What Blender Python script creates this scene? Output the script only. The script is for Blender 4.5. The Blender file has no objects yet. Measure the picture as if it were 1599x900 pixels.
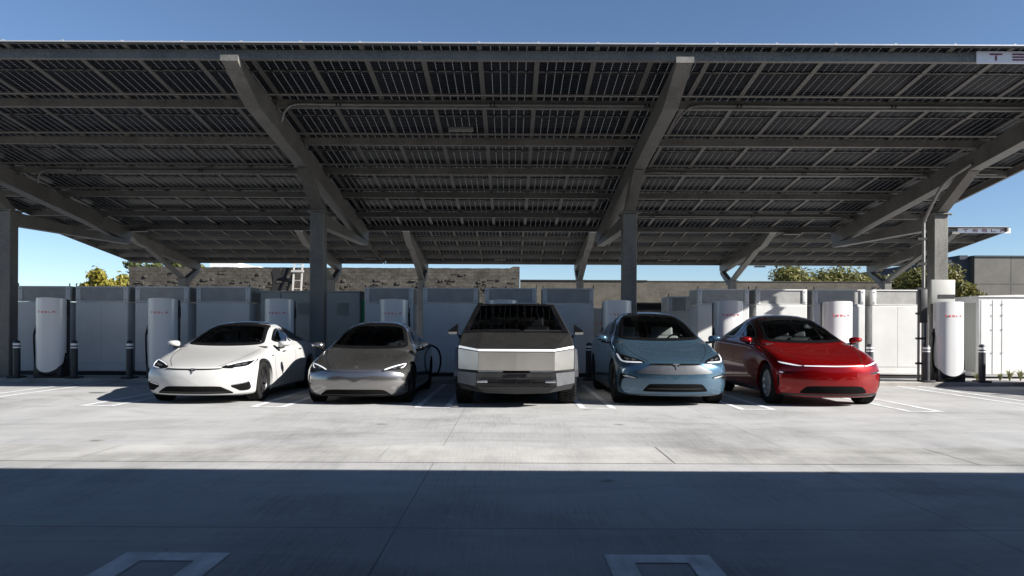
import bpy, bmesh, math, random
import numpy as np
from mathutils import Vector, Matrix
from mathutils.bvhtree import BVHTree
from mathutils.geometry import tessellate_polygon

S = bpy.context.scene
COL = S.collection
R = math.radians
rnd = random.Random(7)

# ------------------------------------------------------------------ camera
FPX, VPX, HZ, CAM_H, ROLL = 1180.0, 797.0, 515.0, 1.294, 0.0045
cam_d = bpy.data.cameras.new("camera")
cam = bpy.data.objects.new("camera", cam_d)
COL.objects.link(cam)
cam_d.sensor_fit = 'HORIZONTAL'
cam_d.sensor_width = 36.0
cam_d.lens = 36.0 * FPX / 1599.0
cam_d.shift_x = (799.5 - VPX) / 1599.0
cam_d.shift_y = (HZ - 450.0) / 1599.0
cam_d.clip_start = 0.05
cam_d.clip_end = 3000.0
cam.matrix_world = Matrix.Translation((0, 0, CAM_H)) @ Matrix.Rotation(R(90), 4, 'X') @ Matrix.Rotation(ROLL, 4, 'Z')
S.camera = cam

# ------------------------------------------------------------------ light
TO_SUN = Vector((1.0, -0.363, 0.55)).normalized()
SUN_EL = math.asin(TO_SUN.z)
SUN_AZ = math.atan2(TO_SUN.x, TO_SUN.y)          # clockwise from +Y
world = bpy.data.worlds.new("World")
S.world = world
world.use_nodes = True
wn = world.node_tree.nodes
wn.clear()
sky = wn.new('ShaderNodeTexSky')
sky.sky_type = 'NISHITA'
sky.sun_disc = False
sky.sun_elevation = SUN_EL
sky.sun_rotation = SUN_AZ
sky.altitude = 50.0
sky.air_density = 0.8
sky.dust_density = 0.1
sky.ozone_density = 3.2
bg = wn.new('ShaderNodeBackground')
bg.inputs['Strength'].default_value = 0.053
wo = wn.new('ShaderNodeOutputWorld')
world.node_tree.links.new(sky.outputs['Color'], bg.inputs['Color'])
world.node_tree.links.new(bg.outputs['Background'], wo.inputs['Surface'])

sun_d = bpy.data.lights.new("sun", 'SUN')
sun_d.energy = 5.0
sun_d.angle = R(0.53)
sun_d.color = (1.0, 0.96, 0.90)
sun = bpy.data.objects.new("sun", sun_d)
COL.objects.link(sun)
sun.location = (30, -15, 25)
sun.rotation_euler = TO_SUN.to_track_quat('Z', 'Y').to_euler()

vs = S.view_settings
vs.view_transform = 'Standard'
vs.look = 'None'
vs.gamma = 1.0
vs.use_curve_mapping = False
vs.exposure = 1.40
S.render.engine = 'CYCLES'
S.cycles.use_denoising = True
try:
    S.cycles.denoiser = 'OPENIMAGEDENOISE'
except Exception:
    pass
S.cycles.max_bounces = 8
S.cycles.diffuse_bounces = 4
S.cycles.glossy_bounces = 4
S.cycles.transparent_max_bounces = 16
S.cycles.sample_clamp_indirect = 6.0


# ------------------------------------------------------------------ materials
class NT:
    def __init__(s, name):
        s.m = bpy.data.materials.new(name)
        s.m.use_nodes = True
        s.t = s.m.node_tree
        s.t.nodes.clear()
        s.out = s.t.nodes.new('ShaderNodeOutputMaterial')

    def n(s, typ, **kw):
        nd = s.t.nodes.new('ShaderNode' + typ)
        for k, v in kw.items():
            setattr(nd, k, v)
        return nd

    def l(s, a, b):
        s.t.links.new(a, b)

    def val(s, sock, v):
        if hasattr(v, 'is_output') or isinstance(v, bpy.types.NodeSocket):
            s.l(v, sock)
        else:
            sock.default_value = v

    def math(s, op, a, b=None, clamp=False):
        nd = s.n('Math', operation=op)
        nd.use_clamp = clamp
        s.val(nd.inputs[0], a)
        if b is not None:
            s.val(nd.inputs[1], b)
        return nd.outputs[0]

    def mix(s, fac, a, b, blend='MIX'):
        nd = s.n('Mix', data_type='RGBA', blend_type=blend)
        s.val(nd.inputs[0], fac)
        s.val(nd.inputs[6], a if not isinstance(a, tuple) else (*a[:3], 1))
        s.val(nd.inputs[7], b if not isinstance(b, tuple) else (*b[:3], 1))
        return nd.outputs[2]

    def noise(s, scale, detail=4, rough=0.55, vec=None, stretch=None):
        tc = s.n('TexCoord')
        src = tc.outputs['Object'] if vec is None else vec
        if stretch:
            mp = s.n('Mapping')
            mp.inputs['Scale'].default_value = stretch
            s.l(src, mp.inputs['Vector'])
            src = mp.outputs['Vector']
        nd = s.n('TexNoise')
        nd.inputs['Scale'].default_value = scale
        nd.inputs['Detail'].default_value = detail
        nd.inputs['Roughness'].default_value = rough
        s.l(src, nd.inputs['Vector'])
        return nd.outputs['Fac']

    def ramp(s, fac, stops):
        nd = s.n('ValToRGB')
        e = nd.color_ramp.elements
        while len(e) < len(stops):
            e.new(0.5)
        for i, (p, c) in enumerate(stops):
            e[i].position = p
            e[i].color = (*c, 1) if len(c) == 3 else c
        s.l(fac, nd.inputs['Fac'])
        return nd.outputs['Color']

    def bsdf(s, color, rough=0.5, metal=0.0, coat=0.0, spec=0.5, bump=None, bump_s=0.2, bump_d=0.01, emit=None, emit_s=0.0, coat_rough=0.04):
        b = s.n('BsdfPrincipled')
        s.val(b.inputs['Base Color'], (*color, 1) if isinstance(color, tuple) and len(color) == 3 else color)
        s.val(b.inputs['Roughness'], rough)
        b.inputs['Metallic'].default_value = metal
        b.inputs['Coat Weight'].default_value = coat
        b.inputs['Coat Roughness'].default_value = coat_rough
        b.inputs['Specular IOR Level'].default_value = spec
        if emit is not None:
            b.inputs['Emission Color'].default_value = (*emit, 1)
            b.inputs['Emission Strength'].default_value = emit_s
        if bump is not None:
            bp = s.n('Bump')
            bp.inputs['Strength'].default_value = bump_s
            bp.inputs['Distance'].default_value = bump_d
            s.l(bump, bp.inputs['Height'])
            s.l(bp.outputs['Normal'], b.inputs['Normal'])
        return b

    def done(s, shader):
        s.l(shader.outputs[0] if hasattr(shader, 'outputs') else shader, s.out.inputs['Surface'])
        return s.m


def simple(name, col, rough=0.5, metal=0.0, coat=0.0, var=0.12, scale=6.0, bump=0.0, spec=0.5, stretch=None, emit=None, emit_s=0.0):
    t = NT(name)
    nz = t.noise(scale, 5, 0.6, stretch=stretch)
    lo = tuple(c * (1 - var) for c in col)
    hi = tuple(min(1, c * (1 + var)) for c in col)
    c = t.ramp(nz, [(0.3, lo), (0.7, hi)])
    rr = t.math('ADD', t.math('MULTIPLY', t.math('SUBTRACT', nz, 0.5), 0.25), rough, True)
    return t.done(t.bsdf(c, rr, metal, coat, spec, nz if bump else None, bump, 0.01, emit, emit_s))


def mat_concrete(name, base, joints=True, streak=1.0):
    t = NT(name)
    tc = t.n('TexCoord')
    P = tc.outputs['Object']
    big = t.noise(0.22, 5, 0.6, P)
    mid = t.noise(1.1, 6, 0.65, P, (1.0, 0.35, 1))
    broom = t.noise(3.0, 4, 0.7, P, (16.0, 0.6, 1))
    fine = t.noise(60.0, 3, 0.7, P)
    wide = t.noise(0.8, 6, 0.62, P, (0.6, 1.0, 1))
    v = t.math('ADD', t.math('MULTIPLY', big, 0.30), t.math('MULTIPLY', mid, 0.28))
    v = t.math('ADD', v, t.math('MULTIPLY', broom, 0.20 * streak))
    v = t.math('ADD', v, t.math('MULTIPLY', fine, 0.08))
    v = t.math('ADD', v, t.math('MULTIPLY', wide, 0.22))
    lo = tuple(c * 0.50 for c in base)
    hi = tuple(min(1, c * 1.28) for c in base)
    c = t.ramp(v, [(0.40, lo), (0.53, base), (0.68, hi)])
    # tyre / oil stains
    st = t.noise(0.55, 6, 0.7, P, (1.0, 0.5, 1))
    sm = t.ramp(st, [(0.60, (1, 1, 1)), (0.74, (0.66, 0.65, 0.63))])
    c = t.mix(1.0, c, sm, 'MULTIPLY')
    # sweeping tyre scuffs and water marks at two slants
    for ang, sc_, lo_, a0, a1 in ((0.42, (0.22, 0.75, 1), 0.87, 0.50, 0.60), (-0.55, (0.25, 0.9, 1), 0.91, 0.55, 0.63)):
        mp = t.n('Mapping')
        mp.inputs['Rotation'].default_value = (0, 0, ang)
        mp.inputs['Scale'].default_value = sc_
        t.l(P, mp.inputs['Vector'])
        q = t.noise(1.0, 7, 0.68, mp.outputs['Vector'])
        q.node.inputs['Distortion'].default_value = 0.9
        c = t.mix(1.0, c, t.ramp(q, [(a0, (1, 1, 1)), (a1, (lo_, lo_, lo_ * .985)), (a1 + .10, (1, 1, 1))]), 'MULTIPLY')
    sp = t.n('TexVoronoi')
    sp.inputs['Scale'].default_value = 1.7
    t.l(P, sp.inputs['Vector'])
    spm = t.ramp(sp.outputs['Distance'], [(0.012, (0.35, 0.33, 0.3)), (0.03, (1, 1, 1))])
    c = t.mix(0.7, c, spm, 'MULTIPLY')
    bump = broom
    if joints:
        sx = t.n('SeparateXYZ')
        t.l(P, sx.inputs[0])
        wob = t.math('MULTIPLY', t.math('SUBTRACT', t.noise(2.5, 3, 0.6, P), 0.5), 0.012)
        X = t.math('ADD', sx.outputs[0], wob)
        Y = t.math('ADD', sx.outputs[1], wob)
        m = None
        def line(coord, pos, w):
            return t.math('LESS_THAN', t.math('ABSOLUTE', t.math('SUBTRACT', coord, pos)), w)
        for px in (-0.74, 3.02, -8.2, 7.9):
            q = line(X, px, 0.004)
            m = q if m is None else t.math('MAXIMUM', m, q)
        for py, w in ((4.92, 0.007), (0.6, 0.007), (-4, .007)):
            m = t.math('MAXIMUM', m, line(Y, py, w))
        # faint tyre tracks sweeping through the aisle, and oil drips in the bays
        wear = t.noise(0.9, 5, 0.7, P)
        for ax, ay, ar in ((-9.0, 20.5, 11.6), (-9.0, 20.5, 13.15), (13.5, -3.2, 11.9), (13.5, -3.2, 13.45), (4.0, 24.0, 14.2), (4.0, 24.0, 15.7)):
            dx, dy = t.math('SUBTRACT', sx.outputs[0], ax), t.math('SUBTRACT', sx.outputs[1], ay)
            rr = t.math('SQRT', t.math('ADD', t.math('MULTIPLY', dx, dx), t.math('MULTIPLY', dy, dy)))
            q = t.math('ABSOLUTE', t.math('SUBTRACT', rr, ar))
            q = t.math('MULTIPLY', t.math('SUBTRACT', 1.0, t.math('DIVIDE', q, 0.13), True), t.math('MULTIPLY', t.math('SUBTRACT', wear, 0.40, True), 2.2, True))
            c = t.mix(t.math('MULTIPLY', q, 0.55), c, tuple(x * 0.45 for x in base))
        oil = t.n('TexVoronoi')
        oil.inputs['Scale'].default_value = 0.9
        t.l(P, oil.inputs['Vector'])
        dist = t.math('ADD', oil.outputs['Distance'], t.math('MULTIPLY', t.math('SUBTRACT', t.noise(9, 4, .7, P), .5), 0.10))
        c = t.mix(1.0, c, t.ramp(dist, [(0.035, (0.55, 0.53, 0.50)), (0.085, (1, 1, 1))]), 'MULTIPLY')
        c = t.mix(t.math('MULTIPLY', m, 0.62), c, tuple(x * 0.12 for x in base))
    return t.done(t.bsdf(c, t.math('ADD', t.math('MULTIPLY', mid, 0.25), 0.62, True), 0, 0, 0.3, bump, 0.35, 0.004))


def mat_galv(name, base):
    t = NT(name)
    tc = t.n('TexCoord')
    vo = t.n('TexVoronoi')
    vo.inputs['Scale'].default_value = 28
    t.l(tc.outputs['Object'], vo.inputs['Vector'])
    nz = t.noise(1.6, 6, 0.65, stretch=(1, 1, .5))
    v = t.math('ADD', t.math('MULTIPLY', vo.outputs['Color'], 0.22), t.math('MULTIPLY', nz, 0.8))
    c = t.ramp(v, [(0.32, tuple(x * .72 for x in base)), (0.62, tuple(x * 1.22 for x in base))])
    return t.done(t.bsdf(c, t.math('ADD', t.math('MULTIPLY', nz, 0.3), 0.36, True), 0.35, 0, 0.5, nz, 0.08, 0.01))


def mat_cells(name):
    # dark half-cut cells seen through the glass back; gaps let daylight glow through
    t = NT(name)
    tc = t.n('TexCoord')
    sx = t.n('SeparateXYZ')
    t.l(tc.outputs['Object'], sx.inputs[0])
    def cell(coord, pitch, off):
        f = t.math('FRACT', t.math('ADD', t.math('DIVIDE', coord, pitch), off))
        return t.math('MULTIPLY', t.math('MINIMUM', f, t.math('SUBTRACT', 1.0, f)), pitch)
    du = cell(sx.outputs[0], 0.153, 0.0)
    dv = cell(sx.outputs[1], 0.0795, 0.0)
    g = t.math('LESS_THAN', du, 0.0034)
    g = t.math('MAXIMUM', g, t.math('LESS_THAN', dv, 0.0007))
    g = t.math('MAXIMUM', g, t.math('LESS_THAN', t.math('ADD', du, dv), 0.013))
    nz = t.noise(2.2, 4, 0.6)
    info = t.n('ObjectInfo')
    vv = t.math('ADD', t.math('MULTIPLY', nz, 0.6), t.math('MULTIPLY', info.outputs['Random'], 0.5))
    cc = t.ramp(vv, [(0.2, (0.004, 0.005, 0.008)), (0.8, (0.012, 0.013, 0.018))])
    b1 = t.bsdf(cc, t.math('ADD', t.math('MULTIPLY', nz, 0.16), 0.14), 0, 0.0, 0.02)
    tr = t.n('BsdfTranslucent')
    tr.inputs['Color'].default_value = (0.13, 0.135, 0.135, 1)
    df = t.n('BsdfDiffuse')
    df.inputs['Color'].default_value = (0.12, 0.118, 0.11, 1)
    m1 = t.n('MixShader')
    m1.inputs[0].default_value = 0.6
    t.l(tr.outputs[0], m1.inputs[1])
    t.l(df.outputs[0], m1.inputs[2])
    m2 = t.n('MixShader')
    t.l(g, m2.inputs[0])
    t.l(b1.outputs[0], m2.inputs[1])
    t.l(m1.outputs[0], m2.inputs[2])
    return t.done(m2.outputs[0])


def mat_paint(name, col, metal=0.0, rough=0.3, coat=1.0, flake=0.10):
    t = NT(name)
    nz = t.noise(900.0, 2, 0.5)
    dust = t.noise(3.0, 5, 0.6)
    c = t.ramp(nz, [(0.3, tuple(x * (1 - flake) for x in col)), (0.7, tuple(min(1, x * (1 + flake)) for x in col))])
    c = t.mix(t.math('MULTIPLY', t.math('SUBTRACT', dust, 0.5, True), 0.05), c, (0.3, 0.28, 0.26))
    return t.done(t.bsdf(c, rough, metal, coat, 0.12, coat_rough=0.03))


def mat_glass(name, tint=(0.20, 0.23, 0.24)):
    t = NT(name)
    nz = t.noise(2.0, 3, 0.5)
    tr = t.n('BsdfTransparent')
    t.l(t.ramp(nz, [(0.3, tint), (0.7, tuple(x * 1.1 for x in tint))]), tr.inputs['Color'])
    gl = t.n('BsdfGlossy')
    gl.inputs['Roughness'].default_value = 0.02
    gl.inputs['Color'].default_value = (0.9, 0.95, 1, 1)
    fr = t.n('Fresnel')
    fr.inputs['IOR'].default_value = 1.45
    m = t.n('MixShader')
    t.l(fr.outputs[0], m.inputs[0])
    t.l(tr.outputs[0], m.inputs[1])
    t.l(gl.outputs[0], m.inputs[2])
    return t.done(m.outputs[0])


def mat_grille(name, base):
    t = NT(name)
    tc = t.n('TexCoord')
    sx = t.n('SeparateXYZ')
    t.l(tc.outputs['Object'], sx.inputs[0])
    def wave(coord, pitch):
        f = t.math('FRACT', t.math('DIVIDE', coord, pitch))
        return t.math('GREATER_THAN', f, 0.55)
    w = t.math('MAXIMUM', wave(sx.outputs[2], 0.024), t.math('MAXIMUM', wave(sx.outputs[0], 0.024), wave(sx.outputs[1], .024)))
    nz = t.noise(4, 4, 0.6)
    c1 = t.ramp(nz, [(0.3, tuple(x * .85 for x in base)), (0.7, tuple(x * 1.15 for x in base))])
    c = t.mix(w, tuple(x * 0.35 for x in base), c1)
    return t.done(t.bsdf(c, 0.5, 0.2))


def mat_wallstone(name, lo, mid, hi, scale=2.2, brick=True, bump=1.0):
    t = NT(name)
    tc = t.n('TexCoord')
    mp = t.n('Mapping')
    mp.inputs['Rotation'].default_value = (R(90), 0, 0)
    t.l(tc.outputs['Object'], mp.inputs['Vector'])
    n1 = t.noise(scale, 8, 0.7, stretch=(1, 1, 1.8))
    n2 = t.noise(scale * 6, 4, 0.7)
    v = t.math('ADD', t.math('MULTIPLY', n1, 0.7), t.math('MULTIPLY', n2, 0.3))
    c = t.ramp(v, [(0.36, lo), (0.5, mid), (0.64, hi)])
    h = v
    if brick:
        br = t.n('TexBrick')
        br.inputs['Scale'].default_value = 1.0
        br.inputs['Brick Width'].default_value = 0.42
        br.inputs['Row Height'].default_value = 0.2
        br.inputs['Mortar Size'].default_value = 0.02
        br.inputs['Color1'].default_value = (1, 1, 1, 1)
        br.inputs['Color2'].default_value = (0.75, 0.75, 0.75, 1)
        br.inputs['Mortar'].default_value = (0.55, 0.55, 0.55, 1)
        t.l(mp.outputs['Vector'], br.inputs['Vector'])
        c = t.mix(0.7, c, br.outputs['Color'], 'MULTIPLY')
    return t.done(t.bsdf(c, 0.9, 0, 0, 0.2, h, bump, 0.12))


def mat_leaf(name, lo, hi):
    t = NT(name)
    nz = t.noise(1.3, 4, 0.6)
    n2 = t.noise(14, 2, 0.5)
    v = t.math('ADD', t.math('MULTIPLY', nz, 0.6), t.math('MULTIPLY', n2, 0.4))
    c = t.ramp(v, [(0.35, lo), (0.65, hi)])
    b = t.bsdf(c, 0.5, 0, 0, 0.3)
    tr = t.n('BsdfTranslucent')
    t.l(c, tr.inputs['Color'])
    m = t.n('MixShader')
    m.inputs[0].default_value = 0.3
    t.l(b.outputs[0], m.inputs[1])
    t.l(tr.outputs[0], m.inputs[2])
    return t.done(m.outputs[0])


def mat_steel(name):
    t = NT(name)
    nz = t.noise(4.0, 5, 0.6, stretch=(1, 1, 20))
    n2 = t.noise(1.5, 5, 0.6)
    c = t.ramp(n2, [(0.3, (0.45, 0.425, 0.39)), (0.7, (0.55, 0.525, 0.485))])
    rr = t.math('ADD', t.math('MULTIPLY', nz, 0.16), 0.26)
    return t.done(t.bsdf(c, rr, 0.9, 0, 0.5, nz, 0.02, 0.002))


def mat_panelled(name, base, px, pz):
    t = NT(name)
    tc = t.n('TexCoord')
    sx = t.n('SeparateXYZ')
    t.l(tc.outputs['Object'], sx.inputs[0])
    def ln(coord, pitch):
        f = t.math('FRACT', t.math('DIVIDE', coord, pitch))
        return t.math('LESS_THAN', t.math('MINIMUM', f, t.math('SUBTRACT', 1.0, f)), 0.018)
    g = t.math('MAXIMUM', ln(sx.outputs[0], px), ln(sx.outputs[2], pz))
    nz = t.noise(0.8, 6, 0.65)
    c = t.ramp(nz, [(0.3, tuple(x * .82 for x in base)), (0.7, tuple(x * 1.15 for x in base))])
    c = t.mix(t.math('MULTIPLY', g, 0.6), c, tuple(x * .3 for x in base))
    return t.done(t.bsdf(c, 0.85, 0, 0, 0.3, nz, .1))


M = {}
M['lot'] = mat_concrete('concrete_lot', (0.33, 0.328, 0.324))
M['gutter'] = mat_concrete('concrete_gutter', (0.40, 0.392, 0.375), False, 0.5)
M['kerb'] = mat_concrete('concrete_kerb', (0.40, 0.38, 0.35), False, 0.4)
M['soil'] = simple('soil', (0.16, 0.13, 0.10), 0.95, var=.4, scale=9, bump=.5)
M['ground'] = simple('far_ground', (0.20, 0.19, 0.17), 0.95, var=.3, scale=.8)
M['line'] = simple('line_paint', (0.58, 0.59, 0.60), 0.7, var=.28, scale=7, stretch=(1, .4, 1))
M['galv'] = mat_galv('galvanised_steel', (0.150, 0.144, 0.132))
M['cells'] = mat_cells('solar_cells')
M['frame'] = simple('panel_frame', (0.13, 0.126, 0.118), 0.5, 0.3, scale=3)
M['plate'] = simple('panel_edge', (0.40, 0.41, 0.43), 0.4, 0.3, var=.05)
M['conduit'] = simple('conduit_steel', (0.22, 0.215, 0.205), 0.4, 0.5)
M['black'] = simple('black_plastic', (0.012, 0.012, 0.013), 0.5, var=.3)
M['gblack'] = simple('gloss_black', (0.006, 0.006, 0.007), 0.12, coat=.6, var=.3)
M['rubber'] = simple('rubber', (0.011, 0.011, 0.011), 0.85, var=.3, scale=20, bump=.1, spec=.15)
M['void'] = simple('intake_black', (0.006, 0.006, 0.006), 0.9, var=.3, spec=.06)  # flat patches: this black stands in for the shade inside real recesses
M['white'] = simple('cabinet_white', (0.61, 0.61, 0.60), 0.5, var=.07, scale=1.5)
M['cover'] = simple('charger_white', (0.62, 0.62, 0.62), 0.22, coat=.5, var=.02, scale=2)
M['cream'] = simple('cabinet_grey', (0.36, 0.36, 0.335), 0.55, var=.06, scale=1.5)
M['grille'] = mat_grille('cabinet_grille', (0.42, 0.415, 0.40))
M['red_letter'] = simple('red_letter', (0.62, 0.03, 0.035), 0.5, var=.05)
M['maroon'] = simple('maroon_letter', (0.16, 0.02, 0.035), 0.5, var=.05)
M['signboard'] = simple('sign_board', (0.74, 0.74, 0.78), 0.45, var=.03)
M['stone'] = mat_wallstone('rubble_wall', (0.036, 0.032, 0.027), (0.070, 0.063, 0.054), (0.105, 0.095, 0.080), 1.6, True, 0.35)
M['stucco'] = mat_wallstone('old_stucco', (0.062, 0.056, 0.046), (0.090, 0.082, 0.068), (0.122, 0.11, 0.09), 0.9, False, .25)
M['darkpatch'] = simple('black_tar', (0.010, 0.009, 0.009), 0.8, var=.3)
M['bldg'] = mat_panelled('building_panel', (0.125, 0.118, 0.108), 3.0, 2.6)
M['bldg_blue'] = mat_panelled('building_blue', (0.040, 0.050, 0.068), 4.0, 2.6)
M['bldg_white'] = simple('far_white_wall', (0.62, 0.62, 0.62), 0.8, var=.08)
M['window'] = simple('far_window', (0.06, 0.09, 0.13), 0.1, var=.2)
M['leaf'] = mat_leaf('leaf_green', (0.035, 0.055, 0.018), (0.115, 0.125, 0.038))
M['leaf_y'] = mat_leaf('leaf_yellow', (0.07, 0.075, 0.015), (0.26, 0.22, 0.03))
M['leaf_s'] = mat_leaf('leaf_sage', (0.055, 0.065, 0.018), (0.20, 0.18, 0.05))
M['agave'] = mat_leaf('agave_leaf', (0.16, 0.17, 0.08), (0.32, 0.32, 0.16))
M['bark'] = simple('bark', (0.09, 0.065, 0.045), 0.9, var=.4, scale=8, bump=.6)
M['green'] = simple('green_tape', (0.03, 0.42, 0.16), 0.6, var=.1)
M['bollard'] = simple('bollard_navy', (0.022, 0.024, 0.030), 0.5, var=.2)
M['band'] = simple('reflective_band', (0.75, 0.76, 0.78), 0.35, var=.05)
M['ladder'] = simple('ladder_white', (0.40, 0.38, 0.35), 0.5, var=.1)
M['wood'] = simple('pole_wood', (0.12, 0.09, 0.07), 0.9, var=.3)
M['glass'] = mat_glass('car_glass', (0.66, 0.70, 0.70))
M['glass_dark'] = mat_glass('tinted_windscreen', (0.16, 0.17, 0.18))
M['glass_side'] = mat_glass('car_side_glass', (0.38, 0.42, 0.44))
M['roofglass'] = simple('roof_glass', (0.006, 0.007, 0.010), 0.04, coat=1.0, var=.1)
M['lining'] = simple('cabin_lining', (0.012, 0.012, 0.013), 0.8, var=.2)
M['seat_w'] = simple('seat_cream', (0.50, 0.49, 0.45), 0.6, var=.06)
M['seat_k'] = simple('seat_black', (0.035, 0.035, 0.037), 0.55, var=.1)
M['screen'] = simple('screen_glass', (0.02, 0.025, 0.03), 0.06, var=.1)
M['drl'] = simple('lamp_white', (0.55, 0.57, 0.6), 0.25, emit=(0.92, 0.96, 1.0), emit_s=0.12, var=.02)
M['drl_on'] = simple('lamp_white_lit', (0.6, 0.6, 0.62), 0.25, emit=(0.94, 0.97, 1.0), emit_s=0.22, var=.02)
M['lamp_in'] = simple('lamp_chrome', (0.5, 0.52, 0.55), 0.15, 0.9, var=.15, scale=30)
M['rim_d'] = simple('rim_dark', (0.06, 0.06, 0.065), 0.35, 0.7, var=.1)
M['rim_l'] = simple('rim_silver', (0.66, 0.66, 0.68), 0.28, 0.7, var=.08)
M['disc'] = simple('brake_disc', (0.10, 0.10, 0.10), 0.45, 0.7, var=.1)
M['paint_w'] = mat_paint('paint_pearl_white', (0.40, 0.398, 0.39), 0.0, 0.30, 1.0, 0.01)
M['paint_s'] = mat_paint('paint_graphite', (0.232, 0.226, 0.222), 0.88, 0.19, 1.0, 0.03)
M['paint_b'] = mat_paint('paint_frost_blue', (0.054, 0.105, 0.155), 0.55, 0.25, 1.0, 0.03)
M['paint_r'] = mat_paint('paint_deep_red', (0.200, 0.0008, 0.0018), 0.5, 0.27, 0.7, 0.03)
M['paint_k'] = mat_paint('paint_black', (0.01, 0.01, 0.012), 0.2, 0.3, 1.0, 0.1)
M['satin'] = simple('satin_grey', (0.12, 0.124, 0.132), 0.4, 0.5, var=.05)
M['steel'] = mat_steel('brushed_steel')
M['steel_dark'] = simple('steel_reflected_dark', (0.020, 0.0195, 0.019), 0.45, 0.3, var=.1)  # the hood's dark reflection is put into the colour of the bare steel


# ------------------------------------------------------------------ mesh helpers
class MB:
    def __init__(s):
        s.v, s.f, s.mi = [], [], []

    def add(s, vs_, fs, mi=0):
        o = len(s.v)
        s.v += [tuple(p) for p in vs_]
        s.f += [tuple(i + o for i in f) for f in fs]
        s.mi += [mi] * len(fs)
        return s

    def bm_in(s, bm, mi=0):
        bm.verts.index_update()
        s.add([v.co[:] for v in bm.verts], [[v.index for v in f.verts] for f in bm.faces], mi)
        bm.free()

    def box(s, x0, x1, y0, y1, z0, z1, mi=0, bev=0.0, seg=2):
        bm = bmesh.new()
        bmesh.ops.create_cube(bm, size=1.0, matrix=Matrix.Translation(((x0 + x1) / 2, (y0 + y1) / 2, (z0 + z1) / 2)) @ Matrix.Diagonal((x1 - x0, y1 - y0, z1 - z0, 1)))
        if bev > 0:
            bmesh.ops.bevel(bm, geom=bm.edges[:], offset=bev, segments=seg, profile=0.5, affect='EDGES')
        s.bm_in(bm, mi)
        return s

    def beam(s, p0, p1, w, h, mi=0, up=(0, 0, 1), bev=0.0):
        p0, p1 = Vector(p0), Vector(p1)
        d = (p1 - p0).normalized()
        u = Vector(up)
        side = d.cross(u).normalized()
        u = side.cross(d).normalized()
        bm = bmesh.new()
        L = (p1 - p0).length
        mat_ = Matrix((side, d, u)).transposed().to_4x4()
        mat_.translation = (p0 + p1) / 2
        bmesh.ops.create_cube(bm, size=1.0, matrix=mat_ @ Matrix.Diagonal((w, L, h, 1)))
        if bev:
            bmesh.ops.bevel(bm, geom=bm.edges[:], offset=bev, segments=2, profile=.5, affect='EDGES')
        bmesh.ops.recalc_face_normals(bm, faces=bm.faces[:])
        s.bm_in(bm, mi)
        return s

    def prism(s, poly, axis, a, b, mi=0):
        # poly 2D in the plane normal to axis; extruded a..b
        def P(u, v, w):
            return {'X': (w, u, v), 'Y': (u, w, v), 'Z': (u, v, w)}[axis]
        n = len(poly)
        bm = bmesh.new()
        A = [bm.verts.new(P(u, v, a)) for u, v in poly]
        B = [bm.verts.new(P(u, v, b)) for u, v in poly]
        bm.faces.new(A)
        bm.faces.new(B[::-1])
        for i in range(n):
            j = (i + 1) % n
            bm.faces.new((A[i], B[i], B[j], A[j]))
        bmesh.ops.recalc_face_normals(bm, faces=bm.faces[:])
        s.bm_in(bm, mi)
        return s

    def tube(s, pts, r, n=8, mi=0, radii=None):
        pts = [Vector(p) for p in pts]
        rings = []
        t0 = (pts[1] - pts[0]).normalized()
        ref = Vector((0, 0, 1)) if abs(t0.z) < .9 else Vector((1, 0, 0))
        u = t0.cross(ref).normalized()
        for i, p in enumerate(pts):
            t_ = (pts[min(i + 1, len(pts) - 1)] - pts[max(i - 1, 0)]).normalized()
            u = (u - t_ * u.dot(t_)).normalized()
            w = t_.cross(u)
            rr = radii[i] if radii else r
            rings.append([p + (u * math.cos(2 * math.pi * k / n) + w * math.sin(2 * math.pi * k / n)) * rr for k in range(n)])
        vs_, fs = [], []
        for rg in rings:
            vs_ += [q[:] for q in rg]
        for i in range(len(rings) - 1):
            for k in range(n):
                a, b = i * n + k, i * n + (k + 1) % n
                fs.append((a, b, b + n, a + n))
        fs.append(tuple(range(n - 1, -1, -1)))
        o = (len(rings) - 1) * n
        fs.append(tuple(range(o, o + n)))
        s.add(vs_, fs, mi)
        return s

    def lathe(s, prof, axis='Z', c=(0, 0, 0), n=24, mi=0):
        # prof: (r, h) along axis
        vs_, fs = [], []
        for r_, h in prof:
            for k in range(n):
                a = 2 * math.pi * k / n
                p, q = r_ * math.cos(a), r_ * math.sin(a)
                vs_.append({'Z': (c[0] + p, c[1] + q, c[2] + h), 'X': (c[0] + h, c[1] + p, c[2] + q), 'Y': (c[0] + p, c[1] + h, c[2] + q)}[axis])
        for i in range(len(prof) - 1):
            for k in range(n):
                a, b = i * n + k, i * n + (k + 1) % n
                fs.append((a, b, b + n, a + n))
        s.add(vs_, fs, mi)
        return s

    def build(s, name, mats, parent=None, off=(0, 0, 0), smooth=True, ang=35, recalc=True):
        me = bpy.data.meshes.new(name)
        o = Vector(off)
        me.from_pydata([(v[0] - o.x, v[1] - o.y, v[2] - o.z) for v in s.v], [], s.f)
        mats = mats if isinstance(mats, (list, tuple)) else [mats]
        for m_ in mats:
            me.materials.append(m_)
        if len(mats) > 1:
            me.polygons.foreach_set('material_index', s.mi)
        if recalc:
            bm = bmesh.new()
            bm.from_mesh(me)
            bmesh.ops.recalc_face_normals(bm, faces=bm.faces[:])
            bm.to_mesh(me)
            bm.free()
        if smooth:
            me.shade_smooth()
            me.set_sharp_from_angle(angle=R(ang))
        me.update()
        ob = bpy.data.objects.new(name, me)
        COL.objects.link(ob)
        if parent is not None:
            ob.parent = parent
        return ob


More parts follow.
